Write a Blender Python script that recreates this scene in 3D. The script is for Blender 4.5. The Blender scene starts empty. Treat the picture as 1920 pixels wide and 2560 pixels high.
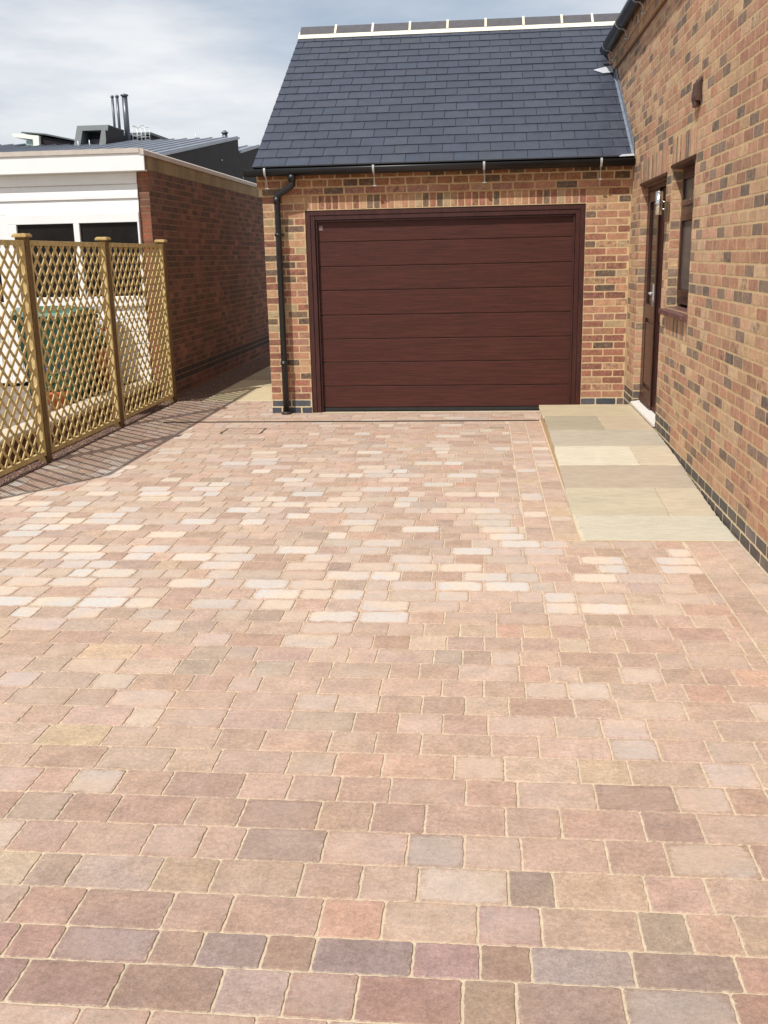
import bpy, math, random
from mathutils import Matrix, Vector, noise
random.seed(11)
R = random.Random(5)
scene = bpy.context.scene
COL = scene.collection

# ------------------------------------------------------------------ helpers
def lin(c):
    return tuple((x/255/12.92 if x/255 <= 0.04045 else ((x/255+0.055)/1.055)**2.4) for x in c)

def pal(tab, k=.35, g=1.0, tight=0.0):
    W = sum(w for w, _ in tab); mean = [sum(w*c[i] for w, c in tab)/W for i in range(3)]
    out = []
    for w, c in tab:
        c = [x+(m-x)*tight for x, m in zip(c, mean)]
        l = .3*c[0]+.6*c[1]+.1*c[2]; out.append((w, tuple(max(.005, (x+(l-x)*k)*g) for x in c)))
    return out

def newmat(name):
    m = bpy.data.materials.new(name); m.use_nodes = True
    nt = m.node_tree; b = nt.nodes['Principled BSDF']
    return m, nt, b

def N(nt, t, **kw):
    n = nt.nodes.new(t)
    for k, v in kw.items():
        if k in ('operation', 'blend_type', 'data_type', 'attribute_name', 'wave_type', 'bands_direction', 'feature', 'distance', 'noise_dimensions', 'interpolation_type', 'clamp', 'attribute_type', 'musgrave_type', 'sky_type', 'wave_profile'):
            setattr(n, k, v)
        else:
            n.inputs[k.replace('_', ' ')].default_value = v
    return n

def L(nt, a, b): nt.links.new(a, b)

def noise_n(nt, vec, scale, detail=4, rough=0.6, mapscale=None):
    if mapscale:
        mp = nt.nodes.new('ShaderNodeMapping'); mp.inputs['Scale'].default_value = mapscale
        L(nt, vec, mp.inputs['Vector']); vec = mp.outputs['Vector']
    n = nt.nodes.new('ShaderNodeTexNoise')
    n.inputs['Scale'].default_value = scale; n.inputs['Detail'].default_value = detail
    n.inputs['Roughness'].default_value = rough
    L(nt, vec, n.inputs['Vector'])
    return n.outputs['Fac']

def ramp(nt, fac, lo, hi, a=0.0, b=1.0):
    n = nt.nodes.new('ShaderNodeMapRange'); n.inputs['From Min'].default_value = lo; n.inputs['From Max'].default_value = hi
    n.inputs['To Min'].default_value = a; n.inputs['To Max'].default_value = b
    L(nt, fac, n.inputs['Value']); return n.outputs['Result']

def math_n(nt, op, a, b=None):
    n = nt.nodes.new('ShaderNodeMath'); n.operation = op
    for i, x in enumerate((a, b)):
        if x is None: continue
        if isinstance(x, (int, float)): n.inputs[i].default_value = x
        else: L(nt, x, n.inputs[i])
    return n.outputs[0]

def mixc(nt, fac, a, b, blend='MIX'):
    n = nt.nodes.new('ShaderNodeMix'); n.data_type = 'RGBA'; n.blend_type = blend
    for s, x in ((0, fac), (6, a), (7, b)):
        if isinstance(x, (int, float)): n.inputs[s].default_value = x
        elif isinstance(x, tuple): n.inputs[s].default_value = (*x[:3], 1)
        else: L(nt, x, n.inputs[s])
    return n.outputs[2]

def bump(nt, b, h, strength=0.4, dist=0.003):
    n = nt.nodes.new('ShaderNodeBump'); n.inputs['Strength'].default_value = strength; n.inputs['Distance'].default_value = dist
    L(nt, h, n.inputs['Height']); L(nt, n.outputs['Normal'], b.inputs['Normal'])

def objc(nt):
    return nt.nodes.new('ShaderNodeTexCoord').outputs['Object']

def simple(name, c, rough=0.6, var=0.15, scale=8.0, metal=0.0, bmp=0.1, spec=0.5, stretch=None, vscale2=60):
    m, nt, b = newmat(name); v = objc(nt)
    f = noise_n(nt, v, scale, 5, 0.6, stretch)
    f2 = noise_n(nt, v, vscale2, 3, 0.6, stretch)
    g = ramp(nt, f, 0.3, 0.7, 1-var, 1+var)
    g2 = ramp(nt, f2, 0.3, 0.7, 1-var*.6, 1+var*.6)
    g = math_n(nt, 'MULTIPLY', g, g2)
    col = mixc(nt, 1.0, c, g, 'MULTIPLY')
    L(nt, col, b.inputs['Base Color'])
    b.inputs['Roughness'].default_value = rough; b.inputs['Metallic'].default_value = metal
    b.inputs['Specular IOR Level'].default_value = spec
    if bmp: bump(nt, b, f2, bmp, 0.002)
    return m

# ------------------------------------------------------------------ mesh builder
class MB:
    def __init__(s): s.v = []; s.f = []; s.mi = []; s.col = []; s.luv = []; s.sm = []
    def vert(s, p, luv=(0, 0, 0)): s.v.append(tuple(p)); s.luv.append(luv); return len(s.v)-1
    def face(s, idx, mi=0, col=(1, 1, 1), sm=False): s.f.append(tuple(idx)); s.mi.append(mi); s.col.append(col); s.sm.append(sm)
    def poly(s, pts, mi=0, col=(1, 1, 1)): s.face([s.vert(p) for p in pts], mi, col)
    def hexa(s, c, mi=0, col=(1, 1, 1)):   # 8 corners: bottom 4 ccw, top 4 ccw
        i = [s.vert(p) for p in c]
        for q in ((3, 2, 1, 0), (4, 5, 6, 7), (0, 1, 5, 4), (1, 2, 6, 5), (2, 3, 7, 6), (3, 0, 4, 7)):
            s.face([i[k] for k in q], mi, col)
    def box(s, a, b, mi=0, col=(1, 1, 1)):
        x0, y0, z0 = [min(p, q) for p, q in zip(a, b)]; x1, y1, z1 = [max(p, q) for p, q in zip(a, b)]
        s.hexa([(x0, y0, z0), (x1, y0, z0), (x1, y1, z0), (x0, y1, z0), (x0, y0, z1), (x1, y0, z1), (x1, y1, z1), (x0, y1, z1)], mi, col)
    def extr(s, pts, d, mi=0, col=(1, 1, 1)):   # polygon extruded by vector d
        a = [s.vert(p) for p in pts]; b = [s.vert((p[0]+d[0], p[1]+d[1], p[2]+d[2])) for p in pts]; n = len(pts)
        s.face(a[::-1], mi, col); s.face(b, mi, col)
        for i in range(n): s.face((a[i], a[(i+1) % n], b[(i+1) % n], b[i]), mi, col)
    def tube(s, path, r, n=14, mi=0, col=(1, 1, 1), cap=True):
        path = [Vector(p) for p in path]; rs = r if isinstance(r, (list, tuple)) else [r]*len(path)
        rings = []; prev = None
        for i, p in enumerate(path):
            if i == 0: t = path[1]-p
            elif i == len(path)-1: t = p-path[i-1]
            else: t = (path[i+1]-p).normalized()+(p-path[i-1]).normalized()
            t.normalize()
            if prev is None:
                a = Vector((0, 0, 1)) if abs(t.z) < 0.9 else Vector((1, 0, 0)); x = t.cross(a).normalized()
            else: x = (prev-t*prev.dot(t)).normalized()
            prev = x; y = t.cross(x)
            rings.append([s.vert(p+rs[i]*(math.cos(2*math.pi*k/n)*x+math.sin(2*math.pi*k/n)*y)) for k in range(n)])
        for a, b in zip(rings, rings[1:]):
            for k in range(n): s.face((a[k], a[(k+1) % n], b[(k+1) % n], b[k]), mi, col, True)
        if cap: s.face(rings[0][::-1], mi, col); s.face(rings[-1], mi, col)
    def build(s, name, mats, parent=None, bevel=0, recalc=True, label=None):
        me = bpy.data.meshes.new(name); me.from_pydata(s.v, [], s.f)
        if not isinstance(mats, (list, tuple)): mats = [mats]
        for m in mats: me.materials.append(m)
        me.polygons.foreach_set('material_index', s.mi)
        me.polygons.foreach_set('use_smooth', s.sm)
        a = me.attributes.new('bcol', 'FLOAT_COLOR', 'FACE')
        a.data.foreach_set('color', [x for c in s.col for x in (c[0], c[1], c[2], 1.0)])
        a = me.attributes.new('luv', 'FLOAT_VECTOR', 'POINT')
        a.data.foreach_set('vector', [x for c in s.luv for x in c])
        me.update()
        if recalc:
            import bmesh
            bm = bmesh.new(); bm.from_mesh(me); bmesh.ops.recalc_face_normals(bm, faces=bm.faces); bm.to_mesh(me); bm.free()
        o = bpy.data.objects.new(name, me); COL.objects.link(o)
        if parent: o.parent = parent
        if bevel:
            md = o.modifiers.new('bevel', 'BEVEL'); md.width = bevel; md.segments = 2; md.limit_method = 'ANGLE'; md.angle_limit = 0.7
        if label: o['label'] = label
        return o

def thing(name, label, cat, group=None):
    o = bpy.data.objects.new(name, None); COL.objects.link(o); o['label'] = label; o['category'] = cat
    o.empty_display_size = .1
    if group: o['group'] = group
    return o
def tag(o, label, cat, group=None):
    o['label'] = label; o['category'] = cat
    if group: o['group'] = group
    return o
def struct(o, kind='structure'): o['kind'] = kind; return o

def block(mb, M, s0, t0, s1, t1, h, bev, jit, col, mi=0, effl=0.0, base=-0.002, rnd=None, flip=False, nper=0.05, cr=0.006, tilt=0.0):
    """one brick / paver face: jittered rounded outline, raised by h along the plane normal"""
    rnd = rnd or R
    w, g = s1-s0, t1-t0
    if w < .012 or g < .012: return
    ns = max(2, int(round(w/nper))); ng = max(1, int(round(g/nper)))
    c = min(cr, w*.3, g*.3)
    pts = []
    for k in range(ns+1): pts.append((s0+c+(w-2*c)*k/ns, t0))
    for k in range(ng+1): pts.append((s1, t0+c+(g-2*c)*k/ng))
    for k in range(ns+1): pts.append((s1-c-(w-2*c)*k/ns, t1))
    for k in range(ng+1): pts.append((s0, t1-c-(g-2*c)*k/ng))
    cs, ct = (s0+s1)/2, (t0+t1)/2
    dh = rnd.uniform(-.0012, .0012)*(h/0.006)*.5
    ta, tb = rnd.uniform(-tilt, tilt), rnd.uniform(-tilt, tilt)
    def luv(x, y): return ((x-cs)/(w/2), (y-ct)/(g/2), effl)
    rings = []
    J = [(x+rnd.uniform(-jit, jit), y+rnd.uniform(-jit, jit)) for x, y in pts]
    for inset, d in ((0, base), (bev*.25, h*.55), (bev, h+dh)):
        ring = []
        for x, y in J:
            dx = max(-1, min(1, (cs-x)/(w/2)*1.35)); dy = max(-1, min(1, (ct-y)/(g/2)*1.35))
            X, Y = x+dx*inset, y+dy*inset
            dd = d + (ta*(X-cs)+tb*(Y-ct) if d > base else 0)
            ring.append(mb.vert(M(X, Y, dd), luv(X, Y)))
        rings.append(ring)
    n = len(J)
    for a, b in zip(rings, rings[1:]):
        for k in range(n):
            q = (a[k], a[(k+1) % n], b[(k+1) % n], b[k])
            mb.face(q[::-1] if flip else q, mi, col, True)
    top = rings[-1]
    mb.face(top[::-1] if flip else top, mi, col, False)

def jitcol(c, r, v=.12, h=.04):
    k = 1+r.uniform(-v, v)
    return tuple(max(0.01, x*k*(1+r.uniform(-h, h))) for x in c)

def wpick(r, tab):
    t = sum(w for w, _ in tab); x = r.uniform(0, t)
    for w, c in tab:
        x -= w
        if x <= 0: return c
    return tab[-1][1]

# ------------------------------------------------------------------ materials
def brick_mat(name, streak=False, dirt=0.0, rough=0.9, edge=True):
    m, nt, b = newmat(name); v = objc(nt)
    at = N(nt, 'ShaderNodeAttribute', attribute_name='bcol'); lu = N(nt, 'ShaderNodeAttribute', attribute_name='luv')
    f1 = noise_n(nt, v, 14, 4, 0.65); f2 = noise_n(nt, v, 55, 5, 0.7); f3 = noise_n(nt, v, 260, 2, 0.6)
    col = mixc(nt, 1.0, at.outputs['Color'], ramp(nt, f1, .3, .7, .80, 1.2), 'MULTIPLY')
    col = mixc(nt, 1.0, col, ramp(nt, f2, .3, .72, .80, 1.18), 'MULTIPLY')
    col = mixc(nt, 1.0, col, ramp(nt, f3, .3, .7, .86, 1.14), 'MULTIPLY')
    if edge:  # kiln-burnt patches inside some bricks
        f4 = noise_n(nt, v, 23, 3, .6)
        sep = nt.nodes.new('ShaderNodeSeparateXYZ'); L(nt, lu.outputs['Vector'], sep.inputs[0])
        th = math_n(nt, 'MULTIPLY', ramp(nt, f4, .46, .62), math_n(nt, 'MULTIPLY', sep.outputs['Z'], .55))
        col = mixc(nt, th, col, (.075, .058, .048))
        ld = ramp(nt, noise_n(nt, v, 31, 4, .65), .50, .74, 0, .42)
        col = mixc(nt, ld, col, lin((196, 166, 130)))
        col = mixc(nt, 1.0, col, ramp(nt, noise_n(nt, v, .9, 4, .6), .35, .65, .90, 1.08), 'MULTIPLY')
    if streak:
        st = noise_n(nt, v, 6, 4, .6, (3.0, 3.0, .25)); sp = nt.nodes.new('ShaderNodeSeparateXYZ'); L(nt, v, sp.inputs[0])
        top = ramp(nt, sp.outputs['Z'], 2.25, 2.75, 0, 1)
        fac = math_n(nt, 'MULTIPLY', ramp(nt, st, .56, .66), top)
        col = mixc(nt, math_n(nt, 'MULTIPLY', fac, .55), col, (.33, .28, .22))
        gr = ramp(nt, noise_n(nt, v, 1.3, 5, .7), .42, .62, 0, .6)
        col = mixc(nt, gr, col, (.075, .055, .04))
    L(nt, col, b.inputs['Base Color']); b.inputs['Roughness'].default_value = rough; b.inputs['Specular IOR Level'].default_value = .25
    hh = math_n(nt, 'ADD', math_n(nt, 'MULTIPLY', f2, 1.0), math_n(nt, 'MULTIPLY', f3, .5))
    bump(nt, b, hh, .55, .004)
    return m

def mortar_mat(name, c, var=.12):
    m, nt, b = newmat(name); v = objc(nt)
    f1 = noise_n(nt, v, 5, 4, .6); f2 = noise_n(nt, v, 150, 4, .7)
    col = mixc(nt, 1.0, c, ramp(nt, f1, .3, .7, 1-var, 1+var), 'MULTIPLY')
    col = mixc(nt, 1.0, col, ramp(nt, f2, .3, .7, .82, 1.16), 'MULTIPLY')
    L(nt, col, b.inputs['Base Color']); b.inputs['Roughness'].default_value = .95; b.inputs['Specular IOR Level'].default_value = .15
    bump(nt, b, f2, .6, .004); return m

M_brick = brick_mat('multi_stock_brick')
M_mortar = mortar_mat('buff_mortar', lin((196, 170, 132)))
M_oldbrick = brick_mat('old_red_brick', streak=True, edge=False)
M_oldmortar = mortar_mat('old_mortar', lin((138, 112, 90)))
M_blue = brick_mat('blue_engineering_brick', rough=.55, edge=False)
M_bluemortar = mortar_mat('pale_mortar', lin((214, 196, 160)))

def paver_mat():
    m, nt, b = newmat('tumbled_block_paving'); v = objc(nt)
    at = N(nt, 'ShaderNodeAttribute', attribute_name='bcol'); lu = N(nt, 'ShaderNodeAttribute', attribute_name='luv')
    sep = nt.nodes.new('ShaderNodeSeparateXYZ'); L(nt, lu.outputs['Vector'], sep.inputs[0])
    f1 = noise_n(nt, v, 11, 4, .62); f2 = noise_n(nt, v, 60, 6, .72); f3 = noise_n(nt, v, 330, 2, .6)
    col = mixc(nt, 1.0, at.outputs['Color'], ramp(nt, f1, .3, .7, .84, 1.14), 'MULTIPLY')
    col = mixc(nt, 1.0, col, ramp(nt, f2, .3, .7, .76, 1.22), 'MULTIPLY')
    col = mixc(nt, 1.0, col, ramp(nt, noise_n(nt, v, 150, 4, .75), .3, .7, .80, 1.18), 'MULTIPLY')
    hue = ramp(nt, noise_n(nt, v, 7, 3, .6), .38, .62)
    col = mixc(nt, math_n(nt, 'MULTIPLY', hue, .35), col, mixc(nt, 1.0, col, (1.0, .93, .80), 'MULTIPLY'))
    # fine light aggregate specks
    spk = ramp(nt, f3, .66, .74, 0, .55)
    col = mixc(nt, spk, col, lin((226, 200, 160)))
    spd = ramp(nt, noise_n(nt, v, 210, 3, .7), .64, .72, 0, .3)
    col = mixc(nt, spd, col, lin((110, 84, 70)))
    # chalky bloom in the middle of a block (efflorescence)
    au = math_n(nt, 'POWER', math_n(nt, 'ABSOLUTE', sep.outputs['X']), 9.0); av = math_n(nt, 'POWER', math_n(nt, 'ABSOLUTE', sep.outputs['Y']), 6.0)
    rad = math_n(nt, 'SUBTRACT', 1.0, math_n(nt, 'ADD', au, av))
    fs = noise_n(nt, v, 17, 6, .75, (1.0, 2.2, 1.0))
    rad = math_n(nt, 'ADD', rad, math_n(nt, 'MULTIPLY', math_n(nt, 'SUBTRACT', fs, .47), 3.0))
    msk = ramp(nt, rad, .15, .95)
    msk.node.interpolation_type = 'SMOOTHSTEP'
    msk = math_n(nt, 'MULTIPLY', msk, sep.outputs['Z'])
    st2 = ramp(nt, noise_n(nt, v, 40, 4, .7, (1.0, 3.0, 1.0)), .3, .7, .62, 1.12)
    msk = math_n(nt, 'MULTIPLY', msk, st2)
    bl = mixc(nt, ramp(nt, noise_n(nt, v, 2.7, 2, .5), .42, .58), lin((222, 206, 186)), lin((210, 205, 198)))
    col = mixc(nt, msk, col, bl)
    # sand left lying along the arrises
    ed = math_n(nt, 'MAXIMUM', math_n(nt, 'ABSOLUTE', sep.outputs['X']), math_n(nt, 'ABSOLUTE', sep.outputs['Y']))
    ed = math_n(nt, 'ADD', ed, math_n(nt, 'MULTIPLY', math_n(nt, 'SUBTRACT', noise_n(nt, v, 70, 4, .7), .5), .35))
    col = mixc(nt, ramp(nt, ed, .965, 1.06, 0, .7), col, lin((208, 192, 166)))
    L(nt, col, b.inputs['Base Color'])
    b.inputs['Roughness'].default_value = .85; b.inputs['Specular IOR Level'].default_value = .3
    hh = math_n(nt, 'ADD', f2, math_n(nt, 'MULTIPLY', f3, .4))
    bump(nt, b, hh, .5, .004); return m
M_paver = paver_mat()
M_mortarg = mortar_mat('cream_mortar', lin((200, 174, 136)))
M_sand = mortar_mat('kiln_dried_sand', lin((206, 190, 164)), .1)

def slate_mat():
    m, nt, b = newmat('natural_slate'); v = objc(nt)
    at = N(nt, 'ShaderNodeAttribute', attribute_name='bcol')
    f1 = noise_n(nt, v, 9, 4, .6); f2 = noise_n(nt, v, 50, 5, .7)
    col = mixc(nt, 1.0, at.outputs['Color'], ramp(nt, f1, .3, .7, .85, 1.15), 'MULTIPLY')
    col = mixc(nt, 1.0, col, ramp(nt, f2, .3, .7, .88, 1.12), 'MULTIPLY')
    L(nt, col, b.inputs['Base Color']); L(nt, ramp(nt, f1, .3, .7, .42, .58), b.inputs['Roughness'])
    b.inputs['Specular IOR Level'].default_value = .45
    bump(nt, b, f2, .35, .003); return m
M_slate = slate_mat()

def stone_mat():
    m, nt, b = newmat('riven_sandstone'); v = objc(nt)
    at = N(nt, 'ShaderNodeAttribute', attribute_name='bcol')
    f1 = noise_n(nt, v, 2.2, 5, .6, (1, 2.2, 1)); f2 = noise_n(nt, v, 9, 6, .65, (1, 3.5, 1)); f3 = noise_n(nt, v, 160, 3, .6)
    col = mixc(nt, 1.0, at.outputs['Color'], ramp(nt, f2, .3, .7, .88, 1.1), 'MULTIPLY')
    col = mixc(nt, 1.0, col, ramp(nt, f3, .3, .7, .93, 1.07), 'MULTIPLY')
    w = ramp(nt, f1, .40, .62); col = mixc(nt, math_n(nt, 'MULTIPLY', w, .45), col, mixc(nt, 1.0, col, (.84, .84, .86), 'MULTIPLY'))
    L(nt, col, b.inputs['Base Color']); b.inputs['Roughness'].default_value = .8; b.inputs['Specular IOR Level'].default_value = .3
    bump(nt, b, math_n(nt, 'ADD', f2, math_n(nt, 'MULTIPLY', f3, .15)), .5, .006); return m
M_stone = stone_mat()

def wood_grain(name, c, dark, sc=1.0, rough=.45, axis=(1.2, 12, 26), bmp=.12, spec=.5):
    m, nt, b = newmat(name); v = objc(nt)
    f = noise_n(nt, v, 3.0*sc, 7, .68, axis); g = noise_n(nt, v, 14*sc, 5, .65, axis)
    col = mixc(nt, ramp(nt, f, .36, .64), dark, c)
    col = mixc(nt, 1.0, col, ramp(nt, g, .3, .7, .85, 1.15), 'MULTIPLY')
    L(nt, col, b.inputs['Base Color']); b.inputs['Roughness'].default_value = rough; b.inputs['Specular IOR Level'].default_value = spec
    bump(nt, b, g, bmp, .0015); return m
M_door = wood_grain('rosewood_foil', lin((84, 45, 38)), lin((62, 32, 27)), 1.0, .5, (1.0, 14, 30), spec=.32)
M_frame = wood_grain('rosewood_frame', lin((74, 37, 32)), lin((54, 26, 22)), 1.0, .4, (8, 8, 1.5))
M_upvc = wood_grain('dark_brown_joinery', lin((76, 46, 38)), lin((52, 30, 26)), 1.0, .32, (10, 10, 1.3))
M_trellis = wood_grain('treated_softwood', lin((214, 192, 138)), lin((182, 158, 106)), 2.5, .75, (6, 2, 2), .3, .2)
M_post = wood_grain('weathered_post_wood', lin((134, 110, 74)), lin((98, 78, 50)), 2.0, .8, (9, 9, 1.0), .3, .2)
M_cap = wood_grain('post_cap_wood', lin((196, 170, 116)), lin((158, 130, 82)), 3.0, .75, (2, 8, 8), .3, .2)
M_black = simple('black_plastic', (.014, .014, .016), .38, .25, 5, bmp=.05)
M_galv = simple('galvanised_steel', (.62, .63, .64), .42, .12, 30, metal=.55, bmp=.1)
M_steel = simple('brushed_stainless', (.72, .70, .66), .25, .08, 20, metal=1.0, bmp=.05, stretch=(8, 8, .5))
M_lead = simple('lead_flashing', lin((128, 136, 148)), .5, .2, 10, metal=.2, bmp=.3)
M_palelead = simple('bright_lead', lin((208, 212, 218)), .4, .1, 10, metal=.2, bmp=.2)
M_white = simple('white_upvc', (.88, .88, .87), .35, .03, 3, bmp=.02)
M_whiteboard = simple('white_cladding', (.87, .87, .86), .5, .04, 3, bmp=.05)
M_coping = simple('grey_felt_trim', lin((196, 186, 176)), .7, .1, 6, bmp=.2)
M_conc = simple('stained_concrete', lin((148, 128, 96)), .9, .35, 2.2, bmp=.5, stretch=(1, 1, .5))
M_ridge = simple('grey_ridge_tile', lin((88, 86, 90)), .75, .15, 12, bmp=.4)
M_ridgemortar = simple('lime_white_mortar', lin((236, 228, 206)), .9, .1, 15, bmp=.5)
M_brown = simple('brown_plastic', lin((84, 60, 48)), .4, .15, 20, bmp=.05)
M_soil = simple('dark_soil', (.030, .020, .014), 1.0, .4, 12, bmp=.8)
M_gravel = simple('red_gravel', lin((112, 88, 76)), .95, .4, 90, bmp=1.0, vscale2=220)
M_terra = simple('terracotta', lin((190, 104, 66)), .85, .15, 12, bmp=.2)
M_bin = simple('green_bin_plastic', lin((30, 66, 50)), .4, .15, 6, bmp=.05)
M_binlid = simple('green_bin_lid_plastic', lin((74, 118, 96)), .35, .15, 6, bmp=.05)
M_rubber = simple('black_rubber', (.02, .02, .02), .8, .2, 10)
M_leaf = simple('leaf_green', (.055, .11, .028), .6, .5, 30, bmp=.1)
M_red = simple('red_petals', (.75, .03, .03), .6, .2, 30)
M_purple = simple('purple_petals', (.12, .06, .45), .6, .2, 30)
M_zinc = simple('grey_standing_seam_zinc', lin((150, 156, 166)), .45, .08, 2, metal=.3, bmp=.05)
M_zincd = simple('dark_metal_cladding', lin((46, 42, 44)), .6, .2, 1.5, bmp=.05, spec=.1)
M_flue = simple('flue_metal', lin((104, 106, 114)), .4, .1, 5, metal=.5, bmp=.03)
M_dormer = simple('dormer_zinc', lin((90, 96, 96)), .6, .12, 3, metal=.0, bmp=.05)
M_cream = simple('cream_render', lin((236, 234, 222)), .7, .05, 4, bmp=.05)
M_patio = simple('patio_slab', lin((136, 122, 108)), .9, .2, 4, bmp=.4)
M_paleedge = simple('pale_stone_edging', lin((206, 196, 178)), .85, .12, 8, bmp=.4)
M_sack = simple('grey_plastic', lin((150, 154, 164)), .5, .15, 7, bmp=.2)
M_roofred = simple('red_clay_tiles', lin((128, 78, 64)), .85, .25, 6, bmp=.4)
M_render = simple('grey_render', lin((170, 164, 156)), .9, .1, 4)
M_ground = simple('bare_earth', lin((120, 104, 84)), .95, .25, .6, bmp=.5)
M_iron = simple('cast_iron', (.05, .042, .036), .6, .3, 30, metal=.3, bmp=.3)
M_dark = simple('dark_gap', (.010, .008, .008), .9, .2, 10)
M_threshold = simple('pale_stone_threshold', lin((222, 216, 208)), .7, .05, 20, bmp=.2)
M_sillm = wood_grain('plum_sill', lin((118, 84, 78)), lin((92, 62, 58)), 1.0, .5, (8, 1.4, 8))

def glass_mat(name, tint, rough=.08, alpha_detail=False, spec=.5):
    m, nt, b = newmat(name); v = objc(nt)
    f = noise_n(nt, v, 2.0, 4, .6)
    col = mixc(nt, ramp(nt, f, .35, .65), tint, tuple(x*1.6+.004 for x in tint))
    if alpha_detail:
        s = ramp(nt, noise_n(nt, v, 26, 4, .7, (1, 1, 2.4)), .66, .72, 0, .35); col = mixc(nt, s, col, (.30, .26, .22))
    L(nt, col, b.inputs['Base Color']); b.inputs['Roughness'].default_value = rough
    b.inputs['Specular IOR Level'].default_value = spec
    return m
M_glassdark = glass_mat('dark_window_glass', (.010, .008, .007), .12, True, .12)
M_glassgrey = glass_mat('obscure_window_glass', (.075, .068, .062), .3, spec=.2)
M_glassgreen = glass_mat('pale_green_glass', (.20, .28, .25), .1)

# ------------------------------------------------------------------ geometry constants (metres)
YG, XL, X1, X2, XR = 11.132, -2.390, -1.930, 1.078, 1.550
ZD, C, BT = 2.206, .0775, .150          # garage door head, brick course, top of blue plinth
MOR = .0135
BR0 = [(30, lin((206, 146, 106))), (24, lin((196, 124, 92))), (20, lin((216, 162, 112))), (13, lin((136, 108, 86))), (9, lin((112, 92, 80))), (10, lin((186, 104, 78))), (6, lin((222, 176, 116))), (8, lin((168, 132, 102)))]
BLUE = [(5, lin((74, 78, 86))), (3, lin((88, 90, 94))), (1, lin((110, 98, 92)))]
OLD = [(5, lin((118, 62, 44))), (4, lin((100, 54, 40))), (2, lin((132, 74, 52))), (2, lin((84, 56, 44)))]

BRG = pal([(20, lin((196, 132, 90))), (18, lin((180, 108, 76))), (18, lin((204, 150, 100))), (10, lin((162, 96, 72))), (10, lin((132, 104, 80))), (8, lin((112, 90, 74))), (8, lin((190, 160, 110))), (8, lin((176, 118, 92)))], .26, .86)
BR = pal([(26, lin((200, 148, 110))), (20, lin((192, 134, 98))), (18, lin((206, 162, 116))), (14, lin((180, 128, 96))), (7, lin((150, 122, 102))), (8, lin((138, 114, 94))), (4, lin((122, 104, 92))), (6, lin((206, 168, 124)))], .22, .93)
OLD = pal(OLD, .40, 1.6)
BLH = [(5, lin((84, 78, 76))), (3, lin((94, 86, 82))), (1, lin((120, 108, 100)))]
LOWB = None

def holes_cut(s0, s1, t, holes):
    iv = [(s0, s1)]
    for h0, k0, h1, k1 in holes:
        if k0 < t < k1:
            nv = []
            for a, b in iv:
                if h1 <= a or h0 >= b: nv.append((a, b)); continue
                if h0 > a: nv.append((a, h0))
                if h1 < b: nv.append((h1, b))
            iv = nv
    return iv

def lay(mb, M, s0, s1, t0, t1, holes, tab, rnd, L_=.225, c=C, off=0.0, flip=False, h=.0014, dark=.0, mi=0, bond=True, jit=.0016, tfn=None, vv=.10):
    n = int(round((t1-t0)/c)); c = (t1-t0)/n
    for k in range(n):
        a, b = t0+k*c+MOR/2, t0+(k+1)*c-MOR/2
        for p, q in holes_cut(s0, s1, (a+b)/2, holes):
            x = math.floor((p-off)/L_)*L_+off+(L_/2 if (bond and k % 2) else 0)
            while x > p: x -= L_
            while x < q:
                u0, u1 = max(x, p), min(x+L_, q)
                if tfn and not tfn((u0+u1)/2, (a+b)/2): x += L_; continue
                if u1-u0 > .03:
                    cc = jitcol(wpick(rnd, tab), rnd, vv, .03)
                    e = 1.0 if rnd.random() < dark else (rnd.random()*.25 if dark else 0)
                    block(mb, M, u0+MOR/2*(u0 > p), a, u1-MOR/2*(u1 < q), b, h, .0025, jit, cc, mi, e, rnd=rnd, flip=flip, nper=.04, cr=.006)
                x += L_

def backing(mb, M, s0, s1, t0, t1, holes, mi, flip=False, d=0.0):
    ss = sorted({s0, s1, *[x for h in holes for x in (h[0], h[2]) if s0 < x < s1]})
    ts = sorted({t0, t1, *[x for h in holes for x in (h[1], h[3]) if t0 < x < t1]})
    for i in range(len(ss)-1):
        for j in range(len(ts)-1):
            cs, ct = (ss[i]+ss[i+1])/2, (ts[j]+ts[j+1])/2
            if any(h[0] < cs < h[2] and h[1] < ct < h[3] for h in holes): continue
            q = [M(ss[i], ts[j], d), M(ss[i+1], ts[j], d), M(ss[i+1], ts[j+1], d), M(ss[i], ts[j+1], d)]
            mb.poly(q[::-1] if flip else q, mi)

MGF = lambda s, t, d: (s, YG-d, t)           # garage front
MHW = lambda s, t, d: (XR-d, s, t)           # house wall (faces -X)
def face_row(mb, M, s0, s1, t0, t1, pitch, tab, rnd, h=.0014, flip=False, jit=.0016, along='s', dark=.1, mi=0):
    x = s0
    n = max(1, int(round((s1-s0)/pitch))); p = (s1-s0)/n
    for k in range(n):
        block(mb, M, s0+k*p+MOR/2, t0+MOR/2, s0+(k+1)*p-MOR/2, t1-MOR/2, h, .004, jit, jitcol(wpick(rnd, tab), rnd, .1, .03), mi, 1.0 if rnd.random() < dark else 0, rnd=rnd, flip=flip, nper=.04)

# ================================================================== BRICK GARAGE
rg = random.Random(21)
garage = thing('brick_garage', 'new brick garage with dark slate roof and wide rosewood sectional door', 'garage')
w = MB()
hole = [(X1, -1, X2, ZD)]
backing(w, MGF, XL, XR-.002, 0, 2.62, hole, 1)
lay(w, MGF, XL, X1-.002, BT, 2.36, [], BRG, rg, off=XL, dark=.22)
lay(w, MGF, X2+.002, XR-.008, BT, 2.36, [], BRG, rg, off=X2, dark=.2)
SOLD = BR
face_row(w, MGF, X1-.002, X2+.002, ZD+.002, 2.36, .0757, BRG, rg)
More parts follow.
